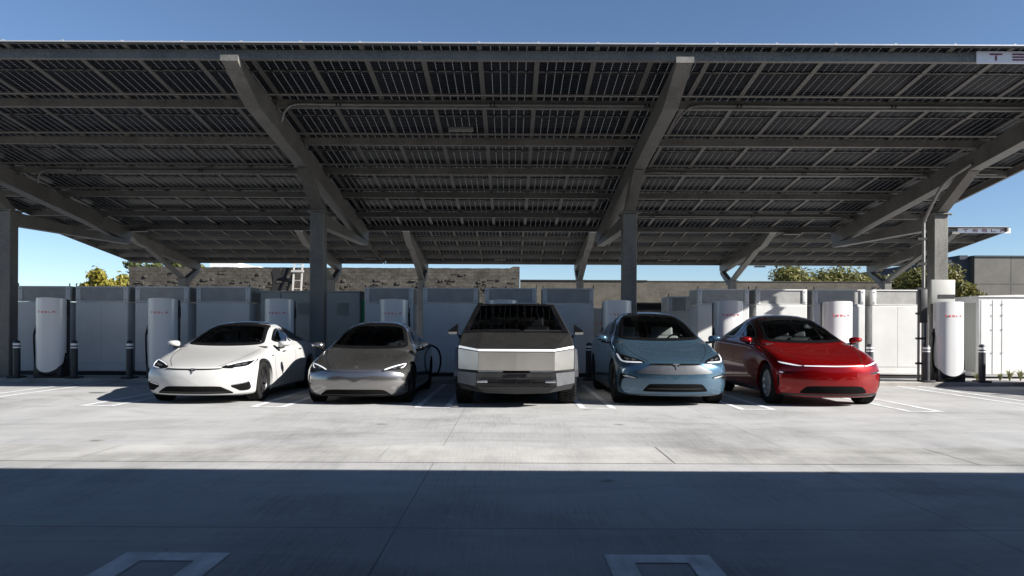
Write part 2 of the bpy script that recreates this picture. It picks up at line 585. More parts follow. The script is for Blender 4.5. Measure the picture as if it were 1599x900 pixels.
def tag(o, label=None, cat=None, group=None, kind=None):
    if label:
        o['label'] = label
    if cat:
        o['category'] = cat
    if group:
        o['group'] = group
    if kind:
        o['kind'] = kind
    return o


def empty(name, loc, label, cat, group=None, rz=0.0):
    o = bpy.data.objects.new(name, None)
    o.empty_display_size = .3
    COL.objects.link(o)
    o.location = loc
    o.rotation_euler = (0, 0, rz)
    return tag(o, label, cat, group)


def copy_tree(o, parent=None):
    c = o.copy()
    COL.objects.link(c)
    c.parent = parent
    for ch in list(o.children):
        copy_tree(ch, c)
    return c


def catmull(pts, n=8):
    P = [Vector(p) for p in pts]
    P = [P[0] * 2 - P[1]] + P + [P[-1] * 2 - P[-2]]
    out = []
    for i in range(1, len(P) - 2):
        for k in range(n):
            t_ = k / n
            a, b, c, d = P[i - 1], P[i], P[i + 1], P[i + 2]
            out.append(.5 * ((2 * b) + (c - a) * t_ + (2 * a - 5 * b + 4 * c - d) * t_ ** 2 + (3 * b - a - 3 * c + d) * t_ ** 3))
    out.append(P[-2])
    return out


def letters(word, h, w, gap, th):
    """stroke letters of a spaced wordmark as 2D boxes (u0,u1,v0,v1), origin at the lower left"""
    st = h * 0.20
    out = []
    x = 0.0
    for ch in word:
        if ch == 'T':
            out += [(x, x + w, h - st, h), (x + w / 2 - st / 2, x + w / 2 + st / 2, 0, h - st * 1.35)]
        elif ch == 'E':
            out += [(x, x + w, h - st, h), (x, x + w, h / 2 - st / 2, h / 2 + st / 2), (x, x + w, 0, st)]
        elif ch == 'S':
            out += [(x, x + w, h - st, h), (x, x + w, h / 2 - st / 2, h / 2 + st / 2), (x, x + w, 0, st),
                    (x, x + st, h / 2 + st / 2, h - st), (x + w - st, x + w, st, h / 2 - st / 2)]
        elif ch == 'L':
            out += [(x, x + st, st, h), (x, x + w, 0, st)]
        elif ch == 'A':
            out += [(x, x + w, h - st, h), (x, x + w, h * .62 - st, h * .62), (x, x + st, 0, h * .62 - st), (x + w - st, x + w, 0, h * .62 - st)]
        x += w + gap
    return out, x - gap

# ================================================================== SETTING
def sheet(name, x0, x1, y0, y1, z, mat, nx=1, ny=1):
    mb = MB()
    for i in range(nx):
        for j in range(ny):
            xa, xb = x0 + (x1 - x0) * i / nx, x0 + (x1 - x0) * (i + 1) / nx
            ya, yb = y0 + (y1 - y0) * j / ny, y0 + (y1 - y0) * (j + 1) / ny
            mb.add([(xa, ya, z), (xb, ya, z), (xb, yb, z), (xa, yb, z)], [(0, 1, 2, 3)])
    o = mb.build(name, mat, smooth=False, recalc=False)
    o['kind'] = 'structure'
    return o


def wp(px, py, Y):
    """photo pixel at depth Y -> world X, Z (used to measure where things stand)"""
    return (px - VPX) / FPX * Y, CAM_H + (HZ + (px - 800) * ROLL - py) / FPX * Y


sheet('ground', -900, 900, -400, 1500, -0.012, M['ground'])
sheet('parking_lot', -60, 60, -40, 17.88, 0.0, M['lot'])
# valley gutter: a shallow dished strip poured in paler concrete
mb = MB()
gy = [7.32, 7.60, 7.84, 8.10, 8.36]
gz = [0.004, 0.005, 0.006, 0.005, 0.004]
gx = [-60, -4.27, -1.32, 1.60, 4.55, 7.5, 60]
for i in range(len(gx) - 1):
    xa, xb = gx[i] + 0.006, gx[i + 1] - 0.006
    for j in range(4):
        mb.add([(xa, gy[j], gz[j]), (xb, gy[j], gz[j]), (xb, gy[j + 1], gz[j + 1]), (xa, gy[j + 1], gz[j + 1])], [(0, 1, 2, 3)])
o = mb.build('gutter', M['gutter'], smooth=False, recalc=False)
o['kind'] = 'structure'
mb = MB()
mb.prism([(17.88, -0.01), (17.88, 0.075), (17.90, 0.095), (18.05, 0.10), (18.05, -0.01)], 'X', -60, 60)
o = mb.build('kerb', M['kerb'], smooth=False)
o['kind'] = 'structure'
sheet('equipment_pad', -60, 60, 18.05, 22.6, 0.085, M['lot'])
sheet('back_yard', -70, 70, 22.6, 48, 0.0, M['lot'])

# painted hairpin stall lines
def hairpin(xc, y0, y1, w=0.60, lw=0.105, near=True):
    mb = MB()
    z = 0.004
    def q(xa, xb, ya, yb):
        mb.add([(xa, ya, z), (xb, ya, z), (xb, yb, z), (xa, yb, z)], [(0, 1, 2, 3)])
    a, b = xc - w / 2, xc + w / 2
    if near:
        q(a, b, y0, y0 + lw)
        q(a, a + lw, y0 + lw, y1)
        q(b - lw, b, y0 + lw, y1)
    else:
        q(a, b, y1 - lw, y1)
        q(a, a + lw, y0, y1 - lw)
        q(b - lw, b, y0, y1 - lw)
    o = mb.build('parking_line', M['line'], smooth=False, recalc=False)
    o['kind'] = 'structure'

for xc, y0 in ((-12.5, 12.5), (-9.75, 12.5), (-6.85, 12.48), (-4.0, 12.46), (-1.29, 12.45), (1.45, 12.42), (4.07, 12.36), (6.70, 12.15), (9.35, 12.15), (12.0, 12.15)):
    hairpin(xc, y0, 17.80)
for k in range(-3, 4):
    hairpin(-1.90 + 2.745 * k, -1.2, 4.345, lw=0.150, near=False)


# ================================================================== CANOPIES
def panel_mesh(w, l):
    """one framed bifacial module, lying flat, centred; glass down"""
    mb = MB()
    fw, fh = 0.042, 0.035
    x, y = w / 2 - 0.0012, l / 2 - 0.004
    mb.add([(-x + .004, -y + .004, 0.022), (x - .004, -y + .004, .022), (x - .004, y - .004, .022), (-x + .004, y - .004, .022)], [(0, 1, 2, 3)], 0)
    for (a, b, c, d) in ((-x, -x + fw, -y, y), (x - fw, x, -y, y), (-x + fw, x - fw, -y, -y + .03), (-x + fw, x - fw, y - .03, y)):
        mb.box(a, b, c, d, 0.0, fh - .003, 1)
    mb.box(-x + fw, x - fw, -0.013, 0.013, 0.004, 0.0205, 1)
    for k in (-.31, 0, .31):
        mb.box(k - .035, k + .035, -.028, .03, 0.0, 0.0135, 2)
    # cable run hanging along the middle
    mb.tube(catmull([(-x + .02, .06, .004), (-.31, .05, .004), (-.15, .065, -.004), (0, .05, .004), (.16, .07, -.006), (.31, .05, .004), (x - .02, -.03, -.01)], 3), 0.005, 5, 2)
    me_ob = mb.build('solar_panel', [M['cells'], M['frame'], M['black']], smooth=False)
    me = me_ob.data
    bpy.data.objects.remove(me_ob)
    return me


def canopy(label, x0, x1, yn, zn, t, rows, pitch_y, cols_x, yc, ztop, near_y, far_y, npan, group, sign_x=None, fixtures=(), conduits=(), detailed=100, offset_first=0.0):
    """zn: height of the underside of the panels at the near edge yn; slope t (falls away from the near edge)."""
    cx = (x0 + x1) / 2
    root = empty('solar_canopy', (cx, yc, 0), label, 'canopy', group)
    off = (cx, yc, 0)
    ang = math.atan(t)
    yf = yn + rows * pitch_y
    ph = 0.155
    zp = lambda y: zn - (y - yn) * t          # panel underside
    # purlins
    pys = [yn + .22 + k * pitch_y for k in range(rows)] + [yf - .12]
    for py in pys:
        mb = MB()
        z = zp(py) - .004
        mb.prism([(py - .035, z), (py + .045, z - .006), (py + .045, z - .018), (py - .022, z - .012), (py - .022, z - ph + .014), (py + .055, z - ph + .010), (py + .055, z - ph - .002), (py - .035, z - ph)], 'X', x0 + .05, x1 - .05)
        mb.build('purlin', M['galv'], root, off, smooth=False)
    # raking main beams on columns
    for cxk in cols_x:
        mb = MB()
        ztb = lambda y: zp(y) - .004 - ph - .006
        d = 0.40
        ya, yb = yn + .05, yf - .12
        mb.prism([(ya, ztb(ya)), (ya, ztb(ya) - .09), (ya + 1.15, ztb(ya + 1.15) - d), (yb - .25, ztb(yb - .25) - d), (yb, ztb(yb) - .26), (yb, ztb(yb))], 'X', cxk - .135, cxk + .135)
        mb.box(cxk - .15, cxk + .15, ya - .012, ya, ztb(ya) - .10, ztb(ya) + .0)
        for py in pys[1:-1]:
            zq = ztb(py)
            for sx in (-1, 1):
                xq = cxk + sx * .165
                mb.box(xq - .028, xq + .028, py - .075, py - .067, zq - .06, zq + .12)
                mb.box(xq - .028, xq + .028, py - .066, py - .036, zq - .06, zq - .052)
                for zz in (zq - .02, zq + .05):
                    mb.lathe([(0, -.014), (.014, -.014), (.014, 0)], 'Y', (xq, py - .076, zz), 6)
        mb.build('main_beam', M['galv'], root, off, smooth=False)
        mb = MB()
        mb.box(cxk - .17, cxk + .17, yc - .17, yc + .17, 0.0, ztop - .03, bev=.014, seg=1)
        col = mb.build('column', M['galv'], root, off, smooth=False)
        mb = MB()
        mb.box(cxk - .24, cxk + .24, yc - .24, yc + .24, ztop - .0295, ztop, bev=.004)
        for sx in (-1, 1):
            for sy in (-1, 1):
                mb.lathe([(0, -.055), (.022, -.055), (.022, -.030), (0, -.030)], 'Z', (cxk + sx * .205, yc + sy * .205, ztop), 6)
        mb.build('flange_plate', M['galv'], root, off, smooth=False)
        mb = MB()
        mb.box(cxk - .26, cxk + .26, yc - .26, yc + .26, 0.0, 0.03 + .085)
        mb.build('base_plate', M['galv'], root, off, smooth=False)
        mb = MB()
        zb = ztb(near_y) - d
        mb.prism([(yc - .20, ztop), (near_y - .28, zb + .02), (near_y + .22, zb + .02), (yc + .17, ztop)], 'X', cxk - .125, cxk + .125)
        mb.build('strut', M['galv'], root, off, smooth=False)
        mb = MB()
        ze = ztb(far_y) - d
        mb.prism([(yc + .17, ztop - .02), (far_y, ze + .03), (far_y + .25, ze - .0), (far_y + .22, ze - .09), (yc + .17, ztop - .36)], 'X', cxk - .115, cxk + .115)
        mb.build('strut', M['galv'], root, off, smooth=False)
    # panels
    pw = (x1 - x0) / npan
    me = panel_mesh(pw, pitch_y)
    cells = []
    for r_ in range(rows):
        for c_ in range(npan):
            y = yn + pitch_y * (r_ + .5)
            cells.append((r_, x0 + pw * (c_ + .5), y, zp(y)))
    # nearest to the middle of the picture first: those show largest
    cells.sort(key=lambda q: (math.hypot(q[1] * .55, q[2])))
    rot = Matrix.Rotation(-ang, 4, 'X')
    sc = Matrix.Diagonal((1, 1 / math.cos(ang), 1, 1))
    rest = MB()
    for i, (r_, x, y, z) in enumerate(cells):
        m4 = Matrix.Translation((x - cx, y - yc, z)) @ rot
        if i < detailed:
            p = bpy.data.objects.new('solar_panel', me)
            COL.objects.link(p)
            p.parent = root
            p.matrix_local = m4
        else:
            rest.add([(m4 @ v.co)[:] for v in me.vertices], [tuple(p.vertices) for p in me.polygons])
            rest.mi[-len(me.polygons):] = [p.material_index for p in me.polygons]
    if rest.v:
        # cells pattern needs panel-local coordinates: give the merged sheet its own material space
        ob = rest.build('solar_panel_field', [mat_field(pw, pitch_y, (x0 - cx), (yn - yc)), M['frame'], M['black']], root, smooth=False, recalc=False)
        ob['kind'] = 'stuff'
    # bright front edge flashing with clips
    mb = MB()
    zf = zp(yn)
    mb.box(x0, x1, yn - .012, yn + .004, zf + .016, zf + .036)
    for c_ in range(npan + 1):
        xx = x0 + pw * c_
        mb.box(xx - .02, xx + .02, yn - .01, yn + .05, zf + .037, zf + .050)
    mb.build('edge_trim', M['plate'], root, off, smooth=False)
    # end rafters closing the roof's sides
    for xe in (x0 - .03, x1 + .03):
        mb = MB()
        mb.prism([(yn, zp(yn) + .03), (yf, zp(yf) + .03), (yf, zp(yf) - .15), (yn, zp(yn) - .15)], 'X', xe - .03, xe + .03)
        mb.build('end_rafter', M['galv'], root, off, smooth=False)
    # sign board
    if sign_x:
        sx0, lh, lw, gap = sign_x
        zc = zp(yn + .22) - .004 - ph / 2
        bx, tot = letters('TESLA', lh, lw, gap, .01)
        mb = MB()
        yb = yn + .22 - .035 - .03
        mb.box(sx0, sx0 + tot + .44, yb, yb + .026, zc - .105, zc + .095)
        sg = mb.build('sign_board', M['signboard'], root, off, smooth=False)
        for q in range(5):
            mb = MB()
            lx = q * (lw + gap)
            for (a, b, c, d_) in bx:
                if lx - .001 <= a < lx + lw:
                    mb.box(sx0 + .22 + a, sx0 + .22 + b, yb - .008, yb - .001, zc - lh / 2 + c - .005, zc - lh / 2 + d_ - .005)
            mb.build('letter', M['maroon'], sg, off, smooth=False)
    for (k, xa, xb) in conduits:
        py = pys[k] - .075
        z = zp(py) - ph - .01
        mb = MB()
        mb.tube(catmull([(xa - .35, py + .25, z - .22), (xa - .22, py + .08, z - .05), (xa, py, z + .05), (xa + .6, py, z + .05)], 4) + [Vector((xb, py, z + .05))], .022, 7)
        for q in range(int((xb - xa) / 3.0) + 1):
            xx = xa + .8 + 3 * q
            mb.box(xx - .012, xx + .012, py - .03, py + .03, z + .02, z + .08, 1)
            mb.box(xx + .06, xx + .084, py - .03, py + .03, z + .02, z + .08, 1)
        mb.build('conduit', [M['conduit'], M['black']], root, off)
    for (fx, fy, drop) in fixtures:
        z = zp(fy) - ph - .02 - drop
        mb = MB()
        mb.box(fx - .26, fx + .26, fy - .09, fy + .09, z - .07, z, bev=.015)
        mb.tube([(fx, fy, z), (fx, fy, z + drop + .05)], .012, 6)
        mb.build('light_fixture', M['galv'], root, off)
    return root


def mat_field(pw, pl, ox, oy):
    t = NT('solar_cells_field')
    tc = t.n('TexCoord')
    sx = t.n('SeparateXYZ')
    t.l(tc.outputs['Object'], sx.inputs[0])
    def local(coord, o, p):
        f = t.math('FRACT', t.math('DIVIDE', t.math('SUBTRACT', coord, o), p))
        return t.math('MULTIPLY', t.math('SUBTRACT', f, 0.5), p)
    lx, ly = local(sx.outputs[0], ox, pw), local(sx.outputs[1], oy, pl)
    def cell(coord, pitch):
        f = t.math('FRACT', t.math('DIVIDE', coord, pitch))
        return t.math('MULTIPLY', t.math('MINIMUM', f, t.math('SUBTRACT', 1.0, f)), pitch)
    du, dv = cell(lx, .153), cell(ly, .0795)
    g = t.math('MAXIMUM', t.math('LESS_THAN', du, 0.0034), t.math('LESS_THAN', t.math('ADD', du, dv), 0.013))
    nz = t.noise(2.2, 4, .6)
    b1 = t.bsdf(t.ramp(nz, [(.2, (0.004, 0.005, 0.008)), (.8, (0.012, 0.013, 0.018))]), .2, 0, 0, .02)
    tr = t.n('BsdfTranslucent')
    tr.inputs['Color'].default_value = (0.13, 0.135, 0.135, 1)
    df = t.n('BsdfDiffuse')
    df.inputs['Color'].default_value = (0.12, 0.118, 0.11, 1)
    m1 = t.n('MixShader')
    m1.inputs[0].default_value = .6
    t.l(tr.outputs[0], m1.inputs[1])
    t.l(df.outputs[0], m1.inputs[2])
    m2 = t.n('MixShader')
    t.l(g, m2.inputs[0])
    t.l(b1.outputs[0], m2.inputs[1])
    t.l(m1.outputs[0], m2.inputs[2])
    return t.done(m2.outputs[0])


GC = 'solar carports standing one behind the other'
canopy('large solar carport roof on four steel columns over the five parked cars', -14.42, 12.34, 12.58, 6.035, 0.12, 6, 1.985,
       (-12.36, -4.72, 2.90, 10.47), 18.55, 4.17, 17.35, 24.15, 27, GC, (7.84, .115, .205, .175),
       ((-1.05, 15.7, .0), (9.0, 24.2, .02), (-11.9, 24.2, .02)),
       ((1, -4.2, 2.6), (1, 3.6, 12.0), (3, 3.4, 12.0), (5, 3.4, 9.9), (3, -11.5, -5.2)))
canopy('lower solar carport roof behind, with its sign board at the far right corner', -6.45, 20.5, 31.2, 5.60, 0.105, 4, 1.93,
       (-4.36, 3.39, 10.85, 18.4), 37.0, 3.74, 33.6, 38.5, 27, GC, (18.55, .12, .21, .175),
       ((-.55, 37.2, .02), (7.6, 37.2, .02), (12.2, 37.0, .35)))
canopy('lower solar carport roof seen behind on the left, above the rubble wall', -19.35, -6.50, 31.2, 5.60, 0.105, 4, 1.93,
       (-16.05, -8.8), 37.0, 3.74, 33.6, 38.5, 13, GC, None, ((-6.9, 37.2, .02),))
# the neighbouring carport over the camera's own row; it throws the foreground shade
canopy('solar carport roof over the near row of stalls, shading the foreground concrete', -14.4, 24.2, -7.62, 5.06, 0.12, 6, 2.03,
       (-11.0, -3.5, 4.0, 11.5, 19.0), -1.9, 3.2, -2.8, 3.9, 39, GC, None, (), (), detailed=0)

# conduit and electrical box on the right-hand column
eo = (10.48, 18.33, 0)
rt = empty('electrical_box', eo, 'grey electrical box on the right column with a dark label strip', 'electrical box')
mb = MB()
mb.box(10.19, 10.77, 18.30, 18.378, 1.70, 2.55, bev=.012)
mb.build('enclosure', M['cream'], rt, eo)
mb = MB()
mb.box(10.36, 10.765, 18.290, 18.298, 2.10, 2.19)
mb.build('label_strip', M['black'], rt, eo, smooth=False)
mb = MB()
mb.box(10.15, 10.66, 18.31, 18.376, 0.25, 1.685, bev=.012)
mb.build('lower_cabinet', M['white'], rt, eo)
rt = empty('conduit_run', (9.9, 18.05, 0), 'steel conduit pipes running down the left side of the right column', 'conduit')
mb = MB()
mb.tube([(9.94, 18.2, 0.09), (9.94, 18.2, 3.9)] + catmull([(9.94, 18.2, 3.9), (9.97, 18.0, 4.2), (10.1, 17.6, 4.75), (10.3, 16.9, 5.05)], 4)[1:], .04, 8)
mb.tube([(9.84, 18.22, 0.09), (9.84, 18.22, 2.3)], .03, 8)
mb.build('pipe', M['conduit'], rt, (9.9, 18.05, 0))
mb = MB()
for z in (.5, 1.1, 1.7, 2.3, 2.9, 3.5):
    mb.box(9.78, 10.0, 18.15, 18.255, z, z + .05)
mb.build('pipe_clamp', M['black'], rt, (9.9, 18.05, 0), smooth=False)
mb = MB()
mb.box(9.80, 9.965, 18.06, 18.145, 1.50, 2.30, bev=.01)
mb.build('junction_box', M['black'], rt, (9.9, 18.05, 0))


# ================================================================== CHARGING POSTS
def charger_mesh_root(x, label, cable_side=-1, first=None):
    root = empty('charging_post', (x, 18.02, 0.085), label, 'charging post', 'charging posts along the kerb')
    H, HW = 1.90, 0.345
    if first is not None:
        for ch in list(first.children):
            copy_tree(ch, root)
        return root
    # white wrap-around cover with a U-shaped lower end
    rows = []
    nz, nx = 40, 26
    z_u = 0.50
    z_b = 0.15
    zs = [z_b + .0005 + (z_u - z_b) * (1 - math.cos(math.pi / 2 * k / 18)) for k in range(19)] + [z_u + (H - .05 - z_u) * k / 14 for k in range(1, 15)] + [H - .02, H]
    mb = MB()
    vs_, fs = [], []
    for z in zs:
        if z < z_u:
            w = HW * math.sqrt(max(0, 1 - ((z_u - z) / (z_u - z_b)) ** 2))
        else:
            w = HW
        w = max(w, .012)
        if z >= H - .02:
            w -= .006 if z > H - .01 else .001
        for k in range(nx + 1):
            u = -1 + 2 * k / nx
            xx = w * math.sin(u * math.pi / 2)
            q = abs(xx) / HW
            yy = .30 * (1 - (1 - min(q, .9995) ** 2.6) ** (1 / 2.0)) * .75
            top = .022 * (1 - q * q) * max(0, (z - 1.6) / .3)
            vs_.append((xx, yy - .16, z + top))
    n = nx + 1
    for i in range(len(zs) - 1):
        for k in range(nx):
            fs.append((i * n + k, i * n + k + 1, (i + 1) * n + k + 1, (i + 1) * n + k))
    # top cap and edge return
    ti = (len(zs) - 1) * n
    mb.add(vs_, fs)
    tv = [vs_[ti + k] for k in range(n)]
    mb.add(tv + [(p[0], .12, p[2]) for p in tv], [(k, k + 1, n + k + 1, n + k) for k in range(n - 1)])
    rim = [vs_[i * n] for i in range(len(zs))]
    rim2 = [vs_[i * n + nx] for i in range(len(zs))]
    for rr in (rim, rim2):
        mb.add(rr + [(p[0], p[1] + .035, p[2]) for p in rr], [(k, k + 1, len(rr) + k + 1, len(rr) + k) for k in range(len(rr) - 1)])
    mb.build('cover', M['cover'], root, ang=40)
    mb = MB()
    mb.box(-.343, .343, .03, .26, 0.0, H - .02, bev=.03)
    mb.box(-.30, .30, -.05, .05, 0.02, H - .06, bev=.02)
    mb.box(-.335, .335, -.10, .19, 0.0, .30, bev=.03)
    mb.build('body', M['black'], root)
    bx, tot = letters('TESLA', .042, .052, .036, .01)
    mb = MB()
    for (a, b, c, d) in bx:
        xm = (a + b) / 2 - tot / 2
        for (ua, ub) in ((a - tot / 2, b - tot / 2),):
            def fy(xx):
                q = abs(xx) / HW
                return .30 * (1 - (1 - q ** 2.6) ** .5) * .75 - .16
            ya = min(fy(ua), fy(ub))
            mb.box(ua, ub, ya - .004, max(fy(ua), fy(ub)) + .003, 1.555 + c, 1.555 + d)
    mb.build('lettering', M['red_letter'], root, smooth=False)
    # holster, plug and looped cable on the side
    s = -1
    mb = MB()
    mb.box(-.37, -.30, .02, .12, 1.05, 1.28, bev=.015)
    mb.build('holster', M['black'], root)
    mb = MB()
    mb.box(.335, .372, .10, .20, 1.46, 1.72, bev=.012)
    mb.build('cable_guide', M['black'], root)
    mb = MB()
    mb.tube(catmull([(-.36, .05, 1.20), (-.375, .0, 1.05), (-.385, .02, .8), (-.375, .03, .5), (-.34, .0, .26), (-.20, -.09, .13), (0, -.11, .085), (.2, -.09, .12), (.33, -.02, .28), (.352, .05, .6)], 7), .021, 8)
    mb.lathe([(0, .06), (.028, .05), (.034, 0), (.026, -.06), (0, -.06)], 'Z', (-.362, .045, 1.14), 10)
    mb.build('charging_cable', M['rubber'], root)
    return root


CH = [(73, 'white charging post at the far left beside the left column, fully visible'),
      (249, 'white charging post behind the left headlight of the white sedan'),
      (432.5, 'white charging post behind the roof of the white sedan, left of a steel column'),
      (613, 'white charging post behind the roof of the grey sedan'),
      (785, 'white charging post almost wholly hidden behind the angular steel pickup'),
      (965, 'white charging post behind the blue car, in front of a steel column'),
      (1140.5, 'white charging post between the blue car and the red car, half in shade'),
      (1312.5, 'sunlit white charging post behind the red car'),
      (1487.5, 'sunlit white charging post at the far right with a bollard on each side')]
first = None
posts = []
for px, lab in CH:
    x = (px - VPX) / FPX * 17.9
    r_ = charger_mesh_root(x, lab, first=first)
    posts.append(r_)
    first = first or r_
# the post behind the grey sedan has a second lead plugged into that car
mb = MB()
x613 = posts[3].location.x
tgt = Vector((-1.86 - x613, 16.55 - 18.02, .93 - .085))
mb.tube(catmull([(.36, .05, 1.60), (.40, -.02, 1.2), (.55, -.30, .55), (.82, -.75, .22), (1.06, -1.15, .17), (1.20, -1.35, .26), (1.265, -1.45, .5), (1.22, -1.5, .75), (tgt.x + .12, tgt.y, .86), tgt[:]], 8), .021, 8)
mb.build('charging_cable', M['rubber'], posts[3])

# ================================================================== BOLLARDS
def bollard(x, y, label, first=None):
    root = empty('bollard', (x, y, 0.085), label, 'bollard', 'dark bollards with reflective bands')
    if first:
        for ch in first.children:
            copy_tree(ch, root)
        return root
    mb = MB()
    mb.lathe([(.078, 0.02), (.078, .80), (.075, .85), (.062, .885), (.035, .905), (0, .91)], 'Z', (0, 0, 0), 20)
    mb.build('post', M['bollard'], root)
    for z in (.735, .81):
        mb = MB()
        hb = .05 if z > .75 else .03
        mb.lathe([(.078, z - hb / 2), (.0815, z - hb / 2 + .001), (.0815, z + hb / 2 - .001), (.078, z + hb / 2)], 'Z', (0, 0, 0), 20)
        mb.build('reflective_band', M['band'], root)
    mb = MB()
    mb.box(-.15, .15, -.15, .15, 0.0, .05, bev=.012)
    mb.build('base', M['black'], root)
    return root

bl = None
for px, lab in ((23, 'dark banded bollard left of the leftmost charging post, next to the column'),
                (113, 'dark banded bollard right of the leftmost charging post'),
                (200, 'dark banded bollard left of the post behind the white sedan'),
                (920.5, 'dark banded bollard between the steel pickup and the blue car'),
                (1361, 'dark banded bollard behind the right headlight of the red car'),
                (1449.5, 'dark banded bollard left of the rightmost charging post, by the conduit'),
                (1537, 'dark banded bollard right of the rightmost charging post, before the white container')):
    b = bollard((px - VPX) / FPX * 17.95, 18.03, lab, bl)
    bl = bl or b


# ================================================================== POWER CABINETS
def cabinet(x0, x1, yf, z0, z1, depth, label, gh=.40, group='white power cabinets in a row', louvre=True):
    cx = (x0 + x1) / 2
    root = empty('power_cabinet', (cx, yf + depth / 2, z0), label, 'power cabinet', group)
    o = (cx, yf + depth / 2, z0)
    w, h, hd = (x1 - x0) / 2, z1 - z0, depth / 2
    zt = h - gh
    mb = MB()
    mb.box(-w, w, -hd, hd, .10, zt - .008, bev=.012)
    # corner posts and top frame round the louvred head
    pw = .115
    for sx in (-1, 1):
        a, b = (-w, -w + pw) if sx < 0 else (w - pw, w)
        mb.box(a, b, -hd, -hd + .10, zt, h, bev=.006)
        mb.box(a, b, hd - .10, hd, zt, h, bev=.006)
    mb.box(-w + pw, w - pw, -hd, -hd + .06, h - .03, h)
    mb.box(-w + pw, w - pw, -hd, -hd + .06, zt, zt + .025)
    mb.box(-w, w, -hd + .102, hd - .102, h - .03, h - .002)
    mb.build('housing', M['white'], root)
    mb = MB()
    mb.box(-w + pw, w - pw, -hd + .022, -hd + .05, zt + .026, h - .031)
    mb.build('grille', M['grille'], root, smooth=False)
    for sx in (-1, 1):
        mb = MB()
        xx = sx * (w - .02)
        mb.box(xx - .012, xx + .012, -hd + .102, hd - .102, zt + .01, h - .031)
        mb.build('grille', M['grille'], root, smooth=False)
    mb = MB()
    mb.box(-w + .02, w - .02, -hd + .03, hd - .02, 0.0, .098)
    mb.build('plinth', M['black'], root, smooth=False)
    # door leaves: thin plates with reveal gaps
    for (a, b) in ((-w + .012, -.003), (.003, w - .012)):
        mb = MB()
        mb.box(a, b, -hd - .010, -hd - .001, .30, zt - .03, bev=.002, seg=1)
        mb.build('door', M['white'], root)
    mb = MB()
    mb.box(-w + .012, w - .012, -hd - .008, -hd - .001, .125, .285, bev=.002, seg=1)
    mb.build('lower_panel', M['white'], root)
    mb = MB()
    for sx in (-1, 1):
        for zz in (zt + .06, h - .07):
            mb.lathe([(0, -.008), (.013, -.008), (.013, 0)], 'Y', (sx * (w - .06), -hd, zz), 8)
        mb.box(sx * (w - .012) - .010, sx * (w - .012) + .010, -hd, -hd + .02, h + .001, h + .07)
    mb.build('bolt', M['black'], root, smooth=False)
    return root

YC = 19.35
def cab_px(pa, pb, label, **k):
    za = k.pop('ztop', 2.36)
    cabinet((pa - VPX) / FPX * YC, (pb - VPX) / FPX * YC, YC, .085, za, .95, label, **k)

for pa, pb, lab in ((27.5, 109, 'white power cabinet with louvred head behind the leftmost charging post'),
                    (118, 199.5, 'white power cabinet second from the left, its whole front visible'),
                    (211, 294, 'white power cabinet behind the charging post by the white sedan'),
                    (306.5, 390, 'white power cabinet behind the roof of the white sedan'),
                    (569, 645, 'shaded white power cabinet behind the post at the grey sedan'),
                    (660, 746, 'shaded white power cabinet between the grey sedan and the steel pickup'),
                    (756.5, 838, 'shaded white power cabinet directly behind the steel pickup roof'),
                    (847, 927, 'shaded white power cabinet between the steel pickup and the blue car'),
                    (1089, 1169.5, 'white power cabinet crossed by a diagonal shadow edge, right of the blue car'),
                    (1180, 1260, 'sunlit white power cabinet above the windscreen of the red car'),
                    (1270, 1350.5, 'sunlit white power cabinet behind the post at the red car'),
                    (1361, 1441.5, 'sunlit white power cabinet directly left of the right column')):
    cab_px(pa, pb, lab)
# smaller, lower cabinet further back
cabinet((1043 - VPX) / FPX * 20.6, (1077.5 - VPX) / FPX * 20.6, 20.6, .085, 2.22, .9, 'small lower power cabinet set back behind the blue car', gh=.42)

# long plain switchgear enclosure on the left
sw = empty('switchgear', (-5.1, 20.3, .085), 'long plain grey switchgear enclosure behind the grey sedan and the left column', 'switchgear')
so = (-5.1, 20.3, .085)
sx0, sx1 = (407 - VPX) / FPX * 19.5, (561.5 - VPX) / FPX * 19.5
mb = MB()
mb.box(sx0, sx1, 19.5, 21.0, .085, 2.235, bev=.01)
mb.build('housing', M['cream'], sw, so)
mb = MB()
mb.box(sx0 - .02, sx1 + .02, 19.46, 21.03, 2.236, 2.275, bev=.008)
mb.build('lid', M['cream'], sw, so)
for pc in (432, 474, 535.5):
    xx = (pc - VPX) / FPX * 19.5
    mb = MB()
    for k in range(9):
        z = 1.68 + k * .032
        mb.prism([(19.499, z), (19.475, z + .004), (19.475, z + .010), (19.499, z + .028)], 'X', xx - .15, xx + .15)
    mb.box(xx - .16, xx + .16, 19.46, 19.499, 1.655, 1.672)
    mb.build('vent', M['cream'], sw, so, smooth=False)
mb = MB()
for pc in (438, 487.5):
    xx = (pc - VPX) / FPX * 19.5
    mb.box(xx - .006, xx + .006, 19.488, 19.499, .2, 2.2)
mb.build('door_seam', M['black'], sw, so, smooth=False)

# plain pale cabinet with red lettering that peeps out beside the blue car
pc_ = empty('plain_cabinet', (2.33, 19.9, .085), 'plain pale cabinet with red lettering between the pickup and the blue car', 'cabinet')
po = (2.33, 19.9, .085)
mb = MB()
mb.box(2.03, 2.62, 19.7, 20.2, .085, 1.86, bev=.01)
mb.build('housing', M['cream'], pc_, po)
bx, tot = letters('SLA', .05, .06, .05, .01)
mb = MB()
for a, b, c, d in bx:
    mb.box(2.12 + a, 2.12 + b, 19.694, 19.699, 1.44 + c, 1.44 + d)
mb.build('lettering', M['red_letter'], pc_, po, smooth=False)

